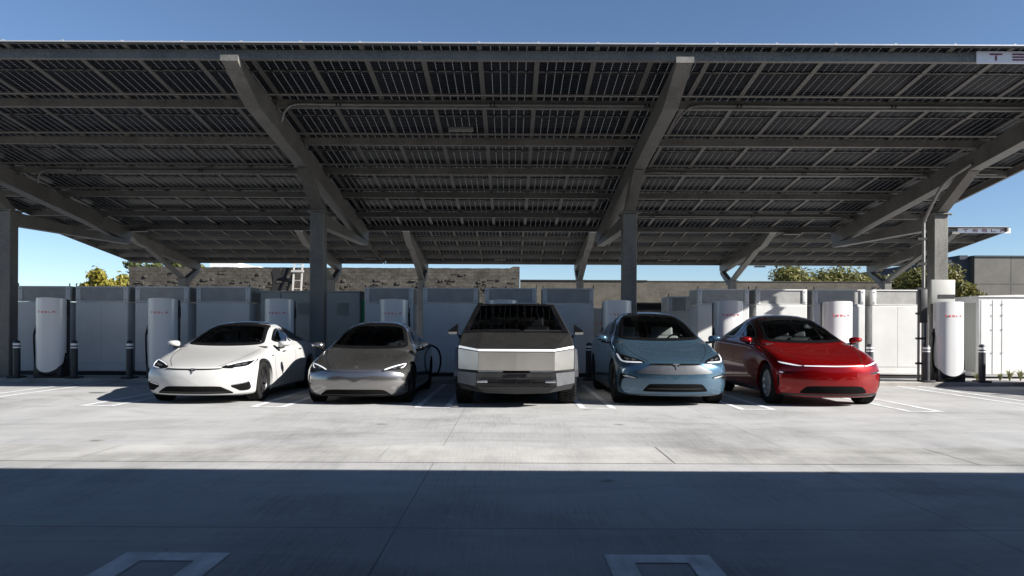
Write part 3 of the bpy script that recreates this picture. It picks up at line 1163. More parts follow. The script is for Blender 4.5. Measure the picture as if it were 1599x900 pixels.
# white equipment container at the far right
ct = empty('equipment_container', (13.4, 20.1, .085), 'large white equipment container with hinged doors at the right edge', 'container')
co = (13.4, 20.1, .085)
cx0, cx1, cyf, cyb, czt = 12.08, 15.6, 19.5, 20.9, 2.19
mb = MB()
mb.box(cx0, cx1, cyf, cyb, .085 + .05, czt, bev=.012)
mb.build('housing', M['white'], ct, co)
mb = MB()
mb.prism([(cx0 - .02, czt + .001), (cx1, czt + .001), (cx1, czt + .05), (cx0 + 1.0, czt + .06), (cx0 - .02, czt + .03)], 'Y', cyf - .03, cyb + .03)
mb.build('lid', M['white'], ct, co, smooth=False)
for (a, b) in ((cx0 + .06, cx0 + .33), (cx0 + .36, cx0 + .58), (cx0 + .60, cx0 + 1.7), (cx0 + 1.73, cx1 - .05)):
    mb = MB()
    mb.box(a, b, cyf - .006, cyf - .001, .20, czt - .08, bev=.003, seg=1)
    mb.build('door', M['white'], ct, co)
mb = MB()
for xx in (cx0 + .345, cx0 + .60):
    for z in (.75, 1.35, 1.72, 2.0):
        mb.box(xx - .011, xx + .011, cyf - .024, cyf - .0125, z - .016, z + .016, bev=.003, seg=1)
mb.build('hinge', M['conduit'], ct, co)
mb = MB()
mb.box(cx0 - .005, cx0 - .001, cyf + .12, cyb - .12, .25, czt - .14)
mb.build('side_panel', M['cream'], ct, co, smooth=False)  # greyer plate puts the shaded tone of this side into the colour

# green strips between the cabinets
for i, (pa, pb, za, zb_, Y, lab) in enumerate(((562.8, 568.5, .3, 2.05, 19.75, 'tall green strip standing between the long switchgear and a white cabinet'),
                                  (747, 754, 1.86, 1.99, 19.7, 'green plate above the left corner of the pickup roof'),
                                  (838.5, 841.5, 1.86, 1.99, 19.7, 'green plate above the right corner of the pickup roof'))):
    mb = MB()
    mb.box((pa - VPX) / FPX * Y, (pb - VPX) / FPX * Y, Y, Y + .03, za, zb_)
    if i:
        xx = ((pa + pb) / 2 - VPX) / FPX * Y
        mb.box(xx - .012, xx + .012, Y + .031, Y + .06, .085, zb_)
    o = mb.build('green_marker', M['green'], smooth=False)
    tag(o, lab, 'marker')


# ================================================================== WALLS AND BUILDINGS BEHIND
YW = 44.0
def wx(px, Y):
    return (px - VPX) / FPX * Y

mb = MB()
xa, xb = wx(201, YW), wx(811, YW)
n = 120
top = []
for i in range(n + 1):
    x = xa + (xb - xa) * i / n
    z = 4.86 + rnd.uniform(-.012, .012) + (.10 if i in (118, 119, 120) else 0)
    top.append((x, z))
mb.prism([(xa, 0)] + top + [(xb, 0)], 'Y', YW, YW + .4)
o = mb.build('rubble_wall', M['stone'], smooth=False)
# projecting stones on the lower courses
mb = MB()
for k in range(220):
    x = rnd.uniform(xa + .2, xb - .2)
    z = abs(rnd.gauss(0, .5)) + 3.25
    if z > 4.75:
        continue
    a, b = rnd.uniform(.05, .22), rnd.uniform(.03, .09)
    mb.box(x - a, x + a, YW - rnd.uniform(.02, .08), YW - .001, z - b, z + b, bev=.02, seg=1)
wl = empty('rubble_wall', ((xa + xb) / 2, YW, 0), 'long dark rubble stone wall behind the cabinets on the left half', 'wall')
o.name = 'wall_face'
o.parent = wl
o.matrix_parent_inverse = Matrix.Translation(-wl.location)
s_ = mb.build('rough_stone', M['stone'], wl, ((xa + xb) / 2, YW, 0), smooth=False)
s_['kind'] = 'stuff'
mb = MB()
pa, pb = wx(423, YW), wx(452, YW)
mb.prism([(pa, 3.5), (pa + .15, 4.1), (pa + .05, 4.6), (pa + .2, 4.82), (pa + .55, 4.84), (pa + .6, 4.3), (pa + .72, 4.83), (pb, 4.82), (pb + .05, 4.55), (pb - .1, 4.45), (pb - .2, 4.2), (pb - .15, 3.9), (pb - .3, 3.5)], 'Y', YW - .03, YW - .002)
mb.build('tar_stain', M['darkpatch'], wl, ((xa + xb) / 2, YW, 0), smooth=False)

mb = MB()
xc_, xd = wx(812, 46), wx(1402, 46)
mb.box(xc_, xd, 46, 46.3, 0, 4.27)
wl2 = empty('stucco_wall', ((xc_ + xd) / 2, 46, 0), 'plain weathered tan wall behind the cabinets on the right half', 'wall')
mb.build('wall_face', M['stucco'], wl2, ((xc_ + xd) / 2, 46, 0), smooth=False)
mb = MB()
mb.box(xc_, wx(1010, 46), 45.94, 46.36, 4.271, 4.34)
mb.build('coping', M['darkpatch'], wl2, ((xc_ + xd) / 2, 46, 0), smooth=False)
mb = MB()
mb.box(wx(1010, 46) + .01, xd, 45.96, 46.34, 4.271, 4.31)
mb.build('coping', M['stucco'], wl2, ((xc_ + xd) / 2, 46, 0), smooth=False)

mb = MB()
mb.box(-95, xa - .05, YW + .05, YW + .25, 0, 2.0)
mb.box(-95, xa - .05, YW + .02, YW + .28, 2.001, 2.07)
o = mb.build('low_wall', M['stone'], smooth=False)
tag(o, 'low dark boundary wall seen past the leftmost column', 'wall')

# dark slatted shelter between column and small cabinet
mb = MB()
xs0, xs1 = wx(990, 24), wx(1034, 24)
sh = empty('low_shed', ((xs0 + xs1) / 2, 24.5, 0), 'low shed with dark openings behind the roof of the blue car', 'shed')
so = ((xs0 + xs1) / 2, 24.5, 0)
mb.box(xs0, xs1 + .3, 24, 25, 0, 1.38)
mb.box(xs0, xs1 + .3, 24, 25, 1.72, 1.95)
mb.box(xs0 - .05, xs1 + .35, 23.9, 25.1, 2.13, 2.17)
mb.build('shed_board', M['stucco'], sh, so, smooth=False)
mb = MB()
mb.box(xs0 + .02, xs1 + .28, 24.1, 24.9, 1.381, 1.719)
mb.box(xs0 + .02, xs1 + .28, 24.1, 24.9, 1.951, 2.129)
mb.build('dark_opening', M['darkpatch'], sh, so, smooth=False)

# ladder leaning on the wall
ld = empty('ladder', (wx(462.5, 43.6), 43.5, 0), 'white roof ladder leaning against the rubble wall', 'ladder')
lo_ = (wx(462.5, 43.6), 43.5, 0)
mb = MB()
xl, xr = wx(456.5, 43.5), wx(469.5, 43.5)
for xx in (xl, xr):
    mb.beam((xx, 42.9, .0), (xx, 43.9, 5.45), .09, .05)
mb.build('side_rail', M['ladder'], ld, lo_, smooth=False)
for k in range(11):
    f = (k + .6) / 11.5
    mb = MB()
    mb.tube([(xl, 42.9 + f, 5.45 * f), (xr, 42.9 + f, 5.45 * f)], .022, 6)
    mb.build('rung', M['ladder'], ld, lo_)
mb = MB()
mb.box(xl - .12, xr + .12, 43.62, 43.70, 4.56, 4.68)
mb.build('cross_bar', M['ladder'], ld, lo_, smooth=False)

# building at right
def building(name, label, mat, boxes, off, win=(), trim=None):
    rt_ = empty(name, off, label, 'building')
    mb = MB()
    for b in boxes:
        mb.box(*b)
    mb.build('wall', mat, rt_, off, smooth=False)
    for (a, b, c, d, y) in win:
        mb = MB()
        mb.box(a, b, y - .03, y + .02, c, d)
        mb.build('window', M['window'], rt_, off, smooth=False)
    if trim:
        mb = MB()
        for b in trim:
            mb.box(*b)
        mb.build('parapet', M['bldg_blue'], rt_, off, smooth=False)
    return rt_

Yb = 62.0
xb0 = wx(1521, Yb)
building('panel_building', 'grey concrete panel building behind the container at the right edge', M['bldg'],
         [(xb0, xb0 + 30, Yb, Yb + 18, 0, 7.42)], (xb0 + 15, Yb + 9, 0), trim=[(xb0 - .05, xb0 + 30.1, Yb - .08, Yb + 18.1, 7.421, 7.55)])
xb1 = wx(1476, Yb)
building('blue_building', 'dark blue building wing with a flat roof left of the panel building', M['bldg_blue'],
         [(xb1, xb0 - .01, Yb + .6, Yb + 16, 0, 7.25)], ((xb0 + xb1) / 2, Yb + 8, 0), trim=[(xb1 + 1.4, xb0 - .3, Yb + .4, Yb + 8, 7.251, 7.6)])
building('added_sky_blocker', 'long low building behind the camera that closes the lot', M['bldg'],  # unseen block, added to cut the sky light from behind
         [(-45, 45, -30, -17, 0, 8.5)], (0, -23, 0), win=[(x, x + 2.2, 1.2, 3.0, -17.0) for x in range(-40, 40, 6)])
# far white buildings glimpsed over the rubble wall
Yf = 66.0
building('white_house', 'far white flat roofed building glimpsed over the rubble wall', M['bldg_white'],
         [(wx(327, Yf), wx(372, Yf), Yf, Yf + 8, 0, 7.05)], (wx(350, Yf), Yf + 4, 0),
         win=[(wx(333, Yf) + k * .8, wx(333, Yf) + k * .8 + .55, 6.15, 6.65, Yf) for k in range(2)])
building('pale_house', 'far pale building with a band roof, just left of the first inner column', M['bldg_white'],
         [(wx(428, Yf), wx(486, Yf), Yf + 3, Yf + 11, 0, 6.75), (wx(376, Yf), wx(392, Yf), Yf + 2, Yf + 9, 0, 6.9)], (wx(440, Yf), Yf + 7, 0))


# ================================================================== TREES
def tree(x, y, h, cr, label, mat, n=2600, leaf=.16, trunk_h=None, seed=1, zsq=.8, clumps=16, lean=0):
    r_ = random.Random(seed)
    root = empty('tree', (x, y, 0), label, 'tree', 'trees beyond the walls')
    th = trunk_h or h * .45
    mb = MB()
    mb.tube(catmull([(0, 0, 0), (.06 * h * .3, .02, th * .5), (lean, 0, th)], 5), .1, 8, radii=[.035 * h * (1 - .4 * k / 10) for k in range(11)])
    cz = h - cr * zsq
    cl = []
    for k in range(clumps):
        while True:
            p = Vector((r_.uniform(-1, 1), r_.uniform(-1, 1), r_.uniform(-1, 1)))
            if .25 < p.length < 1:
                break
        c = Vector((p.x * cr * .8 + lean, p.y * cr * .8, cz + p.z * cr * zsq * .8))
        cl.append((c, cr * r_.uniform(.22, .42)))
        mb.tube(catmull([(lean * .8, 0, th * r_.uniform(.7, 1)), (c * .5 + Vector((0, 0, th * .5)))[:], c[:]], 3), .03, 5, radii=[.016 * h * (1 - .8 * q / 6) for q in range(7)])
    mb.build('trunk', M['bark'], root)
    vs_, fs = [], []
    for k in range(n):
        c, rad = r_.choice(cl)
        d = Vector((r_.gauss(0, 1), r_.gauss(0, 1), r_.gauss(0, 1))).normalized()
        p = c + Vector((d.x, d.y, d.z * .8)) * rad * (r_.random() ** .45)
        if r_.random() < .06:
            p = c + d * rad * r_.uniform(1.0, 1.35)
        nrm = (d + Vector((r_.gauss(0, .6), r_.gauss(0, .6), r_.gauss(0, .6) + .3))).normalized()
        u = nrm.orthogonal().normalized()
        w = nrm.cross(u)
        a = r_.uniform(0, 6.28)
        e1 = u * math.cos(a) + w * math.sin(a)
        e2 = nrm.cross(e1)
        s_ = leaf * r_.uniform(.6, 1.3)
        o = len(vs_)
        vs_ += [(p - e1 * s_)[:], (p + e2 * s_ * .45 + nrm * s_ * .12)[:], (p + e1 * s_)[:], (p - e2 * s_ * .45 + nrm * s_ * .12)[:]]
        fs.append((o, o + 1, o + 2, o + 3))
    mb = MB()
    mb.add(vs_, fs)
    mb.build('crown', mat, root, smooth=False, recalc=False)
    return root

tree(wx(146, 47), 47, 5.1, 1.35, 'yellow green tree behind the second cabinet, left of its brighter twin', M['leaf_y'], 2600, .15, seed=3, zsq=1.1)
tree(wx(174, 49), 49, 5.45, 1.55, 'bright yellow green tree left of the rubble wall', M['leaf_y'], 3200, .16, seed=4, zsq=1.1)
tree(wx(198, 55), 55, 5.4, 1.1, 'thin dark green tree at the end of the rubble wall', M['leaf'], 1200, .15, seed=5, zsq=1.2)
tree(wx(222, 58), 58, 6.7, 1.8, 'green tree above the left end of the rubble wall', M['leaf'], 2200, .18, seed=6)
tree(wx(285, 60), 60, 6.9, 1.8, 'green tree above the rubble wall behind the leftmost roof strut', M['leaf'], 2200, .18, seed=7)
tree(wx(318, 61), 61, 6.7, 1.1, 'small green tree beside the far white building', M['leaf_s'], 1200, .17, seed=8)
tree(wx(1242, 56), 56, 6.25, 3.0, 'dark green tree over the tan wall, left half of the grove', M['leaf_s'], 8500, .15, seed=11, clumps=44, zsq=.62)
tree(wx(1308, 58), 58, 6.3, 3.0, 'dark green tree over the tan wall, right half of the grove', M['leaf_s'], 8500, .15, seed=12, clumps=44, zsq=.6)
tree(wx(1218, 60), 60, 5.6, 1.0, 'small sparse bush tree at the left end of the grove', M['leaf_s'], 700, .16, seed=13)
tree(wx(1402, 46.8), 46.8, 5.0, 2.3, 'green tree behind the rear roof strut left of the right column', M['leaf_s'], 6000, .13, seed=14, clumps=34)
tree(wx(1452, 44), 44, 5.3, 1.9, 'leafy tree rising behind the right column', M['leaf_s'], 7000, .13, seed=15, clumps=36)
tree(wx(1497, 43), 43, 4.7, 1.45, 'rounded olive green tree between the right column and the panel building', M['leaf_s'], 4200, .14, seed=16, clumps=20, zsq=1.0)

# hedge far left and utility pole
mb = MB()
pl = empty('utility_pole', (wx(1362, 95), 95, 0), 'distant utility pole with two crossarms between the trees', 'utility pole')
mb.tube([(0, 0, 0), (0, 0, 8.6)], .14, 8)
mb.build('pole', M['wood'], pl)
for z, w in ((8.3, 1.5), (7.6, 1.2)):
    mb = MB()
    mb.box(-w, w, -.07, .07, z - .08, z + .08)
    mb.build('crossarm', M['wood'], pl, smooth=False)
mb = MB()
for x in (-1.3, -.7, .7, 1.3):
    mb.lathe([(.05, 0), (.07, .08), (.03, .16), (0, .2)], 'Z', (x, 0, 8.38), 8)
mb.build('insulator', M['cream'], pl)

# low spiky plants along the container and weeds
def tuft(x, y, h, n, seed, label):
    r_ = random.Random(seed)
    mb = MB()
    for k in range(n):
        a = r_.uniform(0, 6.28)
        sp = r_.uniform(.2, .9) * h
        w = .012 * r_.uniform(.8, 1.5)
        p0 = Vector((0, 0, 0))
        p1 = Vector((math.cos(a) * sp * .4, math.sin(a) * sp * .4, h * r_.uniform(.5, .8)))
        p2 = Vector((math.cos(a) * sp, math.sin(a) * sp, h * r_.uniform(.55, 1.1)))
        sd = Vector((-math.sin(a), math.cos(a), 0)) * w
        mb.add([(p0 - sd)[:], (p0 + sd)[:], (p1 + sd)[:], (p1 - sd)[:], p2[:]], [(0, 1, 2, 3), (3, 2, 4)])
    o = mb.build('spiky_plant', M['agave'], smooth=False, recalc=False)
    o.location = (x, y, .085)
    tag(o, label, 'plant', 'spiky plants along the container')

for i, (px, h, lab) in enumerate(((1526, .22, 'small spiky plant just left of the rightmost bollard'),
                                  (1562, .20, 'low spiky plant right of the rightmost bollard'),
                                  (1577, .30, 'tallest spiky plant in front of the white container'),
                                  (1594, .28, 'spiky plant at the right edge of the picture'))):
    tuft((px - VPX) / FPX * 18.7, 18.7, h, 26, 40 + i, lab)
mb = MB()
r_ = random.Random(5)
hx = wx(16, 75)
hd_ = MB()
for k in range(1500):
    p = Vector((hx + r_.uniform(-6, 3), 75 + r_.uniform(-1, 1), abs(r_.gauss(0, .8)) + r_.uniform(0, 1.1)))
    a = Vector((r_.gauss(0, 1), r_.gauss(0, 1), r_.gauss(0, 1))).normalized() * .22
    b = a.orthogonal().normalized() * .12
    hd_.add([(p - a)[:], (p + b)[:], (p + a)[:], (p - b)[:]], [(0, 1, 2, 3)])
o = hd_.build('hedge', M['leaf'], smooth=False, recalc=False)
tag(o, 'low green hedge far off behind the leftmost column', 'hedge')

# ================================================================== CARS
def bspl(P, n):
    """uniform cubic B-spline along axis 0; P already carries one phantom row at each end"""
    out = []
    m = len(P) - 3
    for i in range(m):
        for k in range(n):
            t = k / n
            out.append((1 - t) ** 3 / 6 * P[i] + (3 * t ** 3 - 6 * t * t + 4) / 6 * P[i + 1] + (-3 * t ** 3 + 3 * t * t + 3 * t + 1) / 6 * P[i + 2] + t ** 3 / 6 * P[i + 3])
    out.append((P[m] + 4 * P[m + 1] + P[m + 2]) / 6)
    return out


def interp(tab, v):
    return float(np.interp(v, [a for a, _ in tab], [b for _, b in tab]))


def soft(tab, v):
    return sum(interp(tab, v + d) for d in np.linspace(-.09, .09, 13)) / 13


def car_skin(sp):
    """half section control net -> dense smooth closed shell; returns bmesh"""
    W = sp['W'] / 2
    def sweep(x, y):
        s0, ys = sp['sweep'], sp['sweep_len']
        f = max(0.0, 1 - y / ys) ** 1.4
        rear = max(0.0, 1 - (sp['L'] - y) / 1.0) ** 1.4
        q = (abs(x) / W) ** sp.get('sweep_p', 2.4)
        return s0 * f * q - sp.get('sweep_r', .3) * rear * q
    nets = []
    for k, (y, zb, xb, zm, xm, zs, xs, zg, xg, ze, xe, zt) in enumerate(sp['rows']):
        if k < 2:
            ze = zt - (.004, .010)[k]
        if .2 < y < 1.12:                       # raised wing crests either side of a slightly hollow bonnet
            f = (y - .2) / .9
            zg = zt - .022 + .022 * min(1, f * 3) - .010 * f
            ze = zt - .016
            zs = zs + .022
            xg = xg - .02
        sec = [(0, zb), (.55 * xb, zb), (xb, zb + .005), (xb + .55 * (xm - xb) + .012, zb + .09), (xm, zm), ((xm + xs) / 2 + .006, (zm + zs) / 2), (xs, zs), (xg, zg), (xe, ze), (.58 * xe, ze + .78 * (zt - ze)), (0, zt)]
        nets.append([np.array((x, y + sweep(x, y), z)) for x, z in sec])
    def cap(ring, y0, rs, zf, sgn):
        zc = .5 * (ring[0][2] + ring[-1][2])
        out = []
        for r in rs:
            row = []
            for p in ring:
                x, z = p[0] * r, zc + (p[2] - zc) * r
                row.append(np.array((x, y0 + sgn * soft(zf, z) + sweep(x, y0), z)))
            out.append(row)
        return out
    f_ring = nets[0]
    y0 = sp['rows'][0][0]
    yl = sp['rows'][-1][0]
    front = cap(f_ring, y0, (0.02, .35, .68, .92), sp['nose'], 1)
    rear = cap(nets[-1], yl, (.92, .68, .35, .02), [(0, .03), (2, .03)], 1)
    for p in f_ring:
        p[1] += soft(sp['nose'], p[2])
    net = front + nets + rear
    net = np.array(net)                                    # rows x 11 x 3
    # along the section
    A = net.transpose(1, 0, 2)
    lo, hi = A[1].copy(), A[-2].copy()
    lo[:, 0] *= -1
    hi[:, 0] *= -1
    A = np.concatenate([lo[None], A, hi[None]])
    A = np.array(bspl(A, 6)).transpose(1, 0, 2)            # rows x m x 3
    A = np.concatenate([(2 * A[0] - A[1])[None], A, (2 * A[-1] - A[-2])[None]])
    G = np.array(bspl(A, 6))
    G[:, 0, 0] = 0
    G[:, -1, 0] = 0
    bm = bmesh.new()
    nr, nc = G.shape[:2]
    Rv = [[bm.verts.new(G[i, j]) for j in range(nc)] for i in range(nr)]
    Lv = [[(Rv[i][j] if j in (0, nc - 1) else bm.verts.new((-G[i, j, 0], G[i, j, 1], G[i, j, 2]))) for j in range(nc)] for i in range(nr)]
    for i in range(nr - 1):
        for j in range(nc - 1):
            bm.faces.new((Rv[i][j], Rv[i + 1][j], Rv[i + 1][j + 1], Rv[i][j + 1]))
            bm.faces.new((Lv[i][j], Lv[i][j + 1], Lv[i + 1][j + 1], Lv[i + 1][j]))
    bmesh.ops.remove_doubles(bm, verts=bm.verts[:], dist=1e-4)
    bmesh.ops.holes_fill(bm, edges=[e for e in bm.edges if e.is_boundary], sides=0)
    bmesh.ops.recalc_face_normals(bm, faces=bm.faces[:])
    return bm


def chaikin(poly, it=2):
    P = [Vector(p) for p in poly]
    for _ in range(it):
        Q = []
        for i in range(len(P)):
            a, b = P[i], P[(i + 1) % len(P)]
            Q += [a * .75 + b * .25, a * .25 + b * .75]
        P = Q
    return [tuple(p) for p in P]


def area2(poly):
    return sum(poly[i][0] * poly[(i + 1) % len(poly)][1] - poly[(i + 1) % len(poly)][0] * poly[i][1] for i in range(len(poly))) / 2


def inset(poly, d):
    if area2(poly) < 0:
        poly = poly[::-1]
    out = []
    n = len(poly)
    for i in range(n):
        a, b, c = Vector(poly[i - 1]), Vector(poly[i]), Vector(poly[(i + 1) % n])
        e1, e2 = (b - a), (c - b)
        n1 = Vector((-e1.y, e1.x)).normalized() if e1.length > 1e-9 else Vector((0, 0))
        n2 = Vector((-e2.y, e2.x)).normalized() if e2.length > 1e-9 else Vector((0, 0))
        m = (n1 + n2)
        m = m.normalized() if m.length > 1e-9 else n1
        out.append(tuple(b + m * d))
    return out


def resample(poly, n):
    P = [Vector(p) for p in poly] + [Vector(poly[0])]
    d = [0]
    for i in range(len(P) - 1):
        d.append(d[-1] + (P[i + 1] - P[i]).length)
    out = []
    k = 0
    for i in range(n):
        t = d[-1] * i / n
        while d[k + 1] < t:
            k += 1
        f = (t - d[k]) / max(1e-9, d[k + 1] - d[k])
        out.append(tuple(P[k].lerp(P[k + 1], f)))
    return out


def inside(p, poly):
    x, y = p
    c = False
    j = len(poly) - 1
    for i in range(len(poly)):
        xi, yi = poly[i]
        xj, yj = poly[j]
        if (yi > y) != (yj > y) and x < (xj - xi) * (y - yi) / (yj - yi + 1e-12) + xi:
            c = not c
        j = i
    return c


class Skin:
    """body shell with projection helpers"""
    def __init__(s, bm):
        s.bvh = BVHTree.FromBMesh(bm)

    def ray(s, axis, u, v):
        if abs(u) < 1e-4 and axis in 'FBT':
            u = 2e-4
        o, d = {'F': ((u, -3, v), (0, 1, 0)), 'B': ((u, 9, v), (0, -1, 0)), 'T': ((u, v, 5), (0, 0, -1)),
                '+': ((4, u, v), (-1, 0, 0)), '-': ((-4, u, v), (1, 0, 0))}[axis]
        o, d = Vector(o), Vector(d)
        h, n, _, _ = s.bvh.ray_cast(o, d)
        if h is None:
            k = 2.9 if axis in 'FT' else 3.0
            best = None
            for t in np.linspace(1.5, 7, 34):
                q, nn, _, dist = s.bvh.find_nearest(o + d * float(t))
                if best is None or dist < best[2]:
                    best = (q, nn, dist)
            return best[0], best[1], d
        if n.dot(d) > 0:
            n = -n
        return h, n, d

    def patch(s, name, mat, parent, axis, poly, eps=.004, thick=.010, grid=.06, smooth=2, ang=40):
        poly = chaikin(poly, smooth) if smooth else poly
        if area2(poly) < 0:
            poly = poly[::-1]
        bm = bmesh.new()
        vs_ = [bm.verts.new((p[0], p[1], 0)) for p in poly]
        bm.faces.new(vs_)
        us = [p[0] for p in poly]
        ws = [p[1] for p in poly]
        for (a, b, ax) in ((min(us), max(us), 0), (min(ws), max(ws), 1)):
            k = math.ceil(a / grid) * grid
            while k < b:
                co = (k, 0, 0) if ax == 0 else (0, k, 0)
                no = (1, 0, 0) if ax == 0 else (0, 1, 0)
                bmesh.ops.bisect_plane(bm, geom=bm.verts[:] + bm.edges[:] + bm.faces[:], dist=1e-5, plane_co=co, plane_no=no)
                k += grid
        bmesh.ops.triangulate(bm, faces=[f for f in bm.faces if len(f.verts) > 4])
        bmesh.ops.remove_doubles(bm, verts=bm.verts[:], dist=5e-4)
        nrm = {}
        for v in bm.verts:
            h, n, d = s.ray(axis, v.co.x, v.co.y)
            v.co = h + n * eps
            nrm[v] = n.copy()
        bm.normal_update()
        ref = sum(nrm.values(), Vector())
        fn = sum((f.normal * f.calc_area() for f in bm.faces), Vector())
        if fn.dot(ref) < 0:
            bmesh.ops.reverse_faces(bm, faces=bm.faces[:])
        be = [e for e in bm.edges if e.is_boundary]
        r = bmesh.ops.extrude_edge_only(bm, edges=be)
        nv = [g for g in r['geom'] if isinstance(g, bmesh.types.BMVert)]
        old = {}
        for v in nv:
            q = min(((v.co - e.other_vert(v).co).length, i) for i, e in enumerate(v.link_edges))[1]
            ov = v.link_edges[q].other_vert(v)
            old[v] = nrm.get(ov, Vector((0, -1, 0)))
        for v in nv:
            v.co = v.co - old[v] * thick
        me = bpy.data.meshes.new(name)
        bm.to_mesh(me)
        bm.free()
        me.materials.append(mat)
        me.shade_smooth()
        me.set_sharp_from_angle(angle=R(ang))
        ob = bpy.data.objects.new(name, me)
        COL.objects.link(ob)
        ob.parent = parent
        return ob

    def ring(s, mb, axis, poly, w, eps=.007, n=96, smooth=2):
        poly = chaikin(poly, smooth) if smooth else poly
        if area2(poly) < 0:
            poly = poly[::-1]
        P = resample(poly, n)
        rows = []
        for k in range(4):
            Q = inset(P, w * k / 3)
            row = []
            for u, v in Q:
                h, nn, d = s.ray(axis, u, v)
                row.append((h + nn * (eps if 0 < k < 3 else eps - .0035))[:])
            rows.append(row)
        vs_ = sum(rows, [])
        fs = []
        for k in range(3):
            for i in range(n):
                j = (i + 1) % n
                fs.append((k * n + i, k * n + j, (k + 1) * n + j, (k + 1) * n + i))
        mb.add(vs_, fs)

    def strip(s, mb, axis, path, w, eps=.0025):
        pts = catmull([Vector((p[0], p[1], 0)) for p in path], 6)
        vs_, fs = [], []
        for i, p in enumerate(pts):
            t = (pts[min(i + 1, len(pts) - 1)] - pts[max(0, i - 1)]).normalized()
            nn = Vector((-t.y, t.x, 0)) * w / 2
            for q in (p - nn, p + nn):
                h, n, d = s.ray(axis, q.x, q.y)
                vs_.append((h + n * eps)[:])
        for i in range(len(pts) - 1):
            fs.append((2 * i, 2 * i + 1, 2 * i + 3, 2 * i + 2))
        mb.add(vs_, fs)


def mir(poly):
    return [(-u, v) for u, v in poly][::-1]


def half(poly):
    """symmetric polygon from its right half, listed bottom centre -> top centre"""
    return poly + [(-u, v) for u, v in poly[::-1] if u > 1e-6]


def wheel_parts(parent, x, y, Rr, w, rim_mat, spokes, style='twin', side=1, rim_ratio=.70, lug=False):
    t = bpy.data.objects.new('wheel', None)
    COL.objects.link(t)
    t.parent = parent
    t.location = (x, y, Rr)
    t.rotation_euler = (0, 0, 0 if side > 0 else math.pi)
    r = Rr * rim_ratio
    h = w / 2
    mb = MB()
    prof = [(r - .01, -h * .75), (r, -h * .85), (r + .02, -h * .95), ((r + Rr) / 2, -h * 1.02), (Rr - .03, -h * .97), (Rr - .008, -h * .84)]
    for k in range(-2, 3):
        c = k * h * .32
        prof += [(Rr, c - h * .12), (Rr, c + h * .12), (Rr - .008, c + h * .13), (Rr - .008, c + h * .19)]
    prof += [(Rr - .03, h * .97), ((r + Rr) / 2, h * 1.02), (r + .02, h * .95), (r, h * .85), (r - .01, h * .75)]
    mb.lathe(prof, 'X', (0, 0, 0), 48)
    if lug:
        for k in range(44):
            a = 2 * math.pi * k / 44
            for q, sh in ((-h * .62, 0), (h * .62, .5), (-h * .1, .25), (h * .2, .75)):
                aa = a + sh * 2 * math.pi / 44
                c, s_ = math.cos(aa), math.sin(aa)
                e = Vector((0, c, s_))
                tt = Vector((0, -s_, c))
                ctr = Vector((q, 0, 0)) + e * (Rr + .002)
                X = Vector((1, 0, 0))
                vs_ = []
                for dx in (-h * .26, h * .26):
                    for dt in (-.018, .018):
                        for dr in (-.012, .010):
                            vs_.append((ctr + X * dx + tt * (dt + dx * .12) + e * dr)[:])
                mb.add(vs_, [(0, 1, 3, 2), (4, 6, 7, 5), (0, 4, 5, 1), (2, 3, 7, 6), (1, 5, 7, 3), (0, 2, 6, 4)])
    mb.build('tyre', M['rubber'], t, ang=30)
    mb = MB()
    xf = h * .72
    mb.lathe([(r, -h * .8), (r - .012, -h * .7), (r - .03, 0), (r - .018, xf * .8), (r - .004, xf), (r + .006, xf + .006), (r + .006, xf - .004)], 'X', (0, 0, 0), 48)
    for k in range(spokes):
        a0 = 2 * math.pi * k / spokes
        subs = (-.10, .10) if style == 'twin' else (0,)
        for sb in subs:
            a1 = a0 + sb * (1.0)
            a2 = a0 + sb * 1.9 + (.10 if style == 'turbine' else 0)
            wi, wo = (.016, .020) if style == 'twin' else (.03, .05)
            p = [(.045, a1), (r - .008, a2)]
            vs_ = []
            for (rr, aa), ww, xx in zip(p, (wi, wo), (xf * .80, xf * .93)):
                c, s_ = math.cos(aa), math.sin(aa)
                for dx in (-.035, 0):
                    for dt in (-ww, ww):
                        vs_.append((xx + dx, rr * c - dt * s_, rr * s_ + dt * c))
            mb.add(vs_, [(0, 1, 3, 2), (4, 6, 7, 5), (0, 4, 5, 1), (2, 3, 7, 6), (1, 5, 7, 3), (0, 2, 6, 4)])
    mb.lathe([(0, xf * .86), (.03, xf * .86), (.06, xf * .80), (.068, xf * .5), (.068, 0)], 'X', (0, 0, 0), 24)
    mb.build('rim', rim_mat, t, ang=30)
    mb = MB()
    mb.lathe([(0, h * .15), (r * .72, h * .15), (r * .72, h * .08), (r - .02, h * .02), (r - .02, -h * .6), (0, -h * .6)], 'X', (0, 0, 0), 32)
    mb.build('brake_disc', M['disc'], t)
    return t


def seat(parent, x, y, z, mat, tilt=.32, scale=1.0):
    mb = MB()
    def rb(cx, cy, cz, sx, sy, sz, rx, bev):
        bm = bmesh.new()
        bmesh.ops.create_cube(bm, size=1.0, matrix=Matrix.Translation((cx, cy, cz)) @ Matrix.Rotation(rx, 4, 'X') @ Matrix.Diagonal((sx, sy, sz, 1)))
        bmesh.ops.bevel(bm, geom=bm.edges[:], offset=bev, segments=4, profile=.6, affect='EDGES')
        mb.bm_in(bm)
    rb(x, y - .25, z + .06, .50, .52, .16, .1, .06)
    rb(x, y + .08, z + .38, .48, .15, .62, -tilt, .06)
    rb(x - .21, y + .03, z + .34, .09, .16, .46, -tilt, .035)
    rb(x + .21, y + .03, z + .34, .09, .16, .46, -tilt, .035)
    rb(x, y + .205, z + .76, .27, .11, .20, -tilt, .05)
    return mb.build('seat', mat, parent)


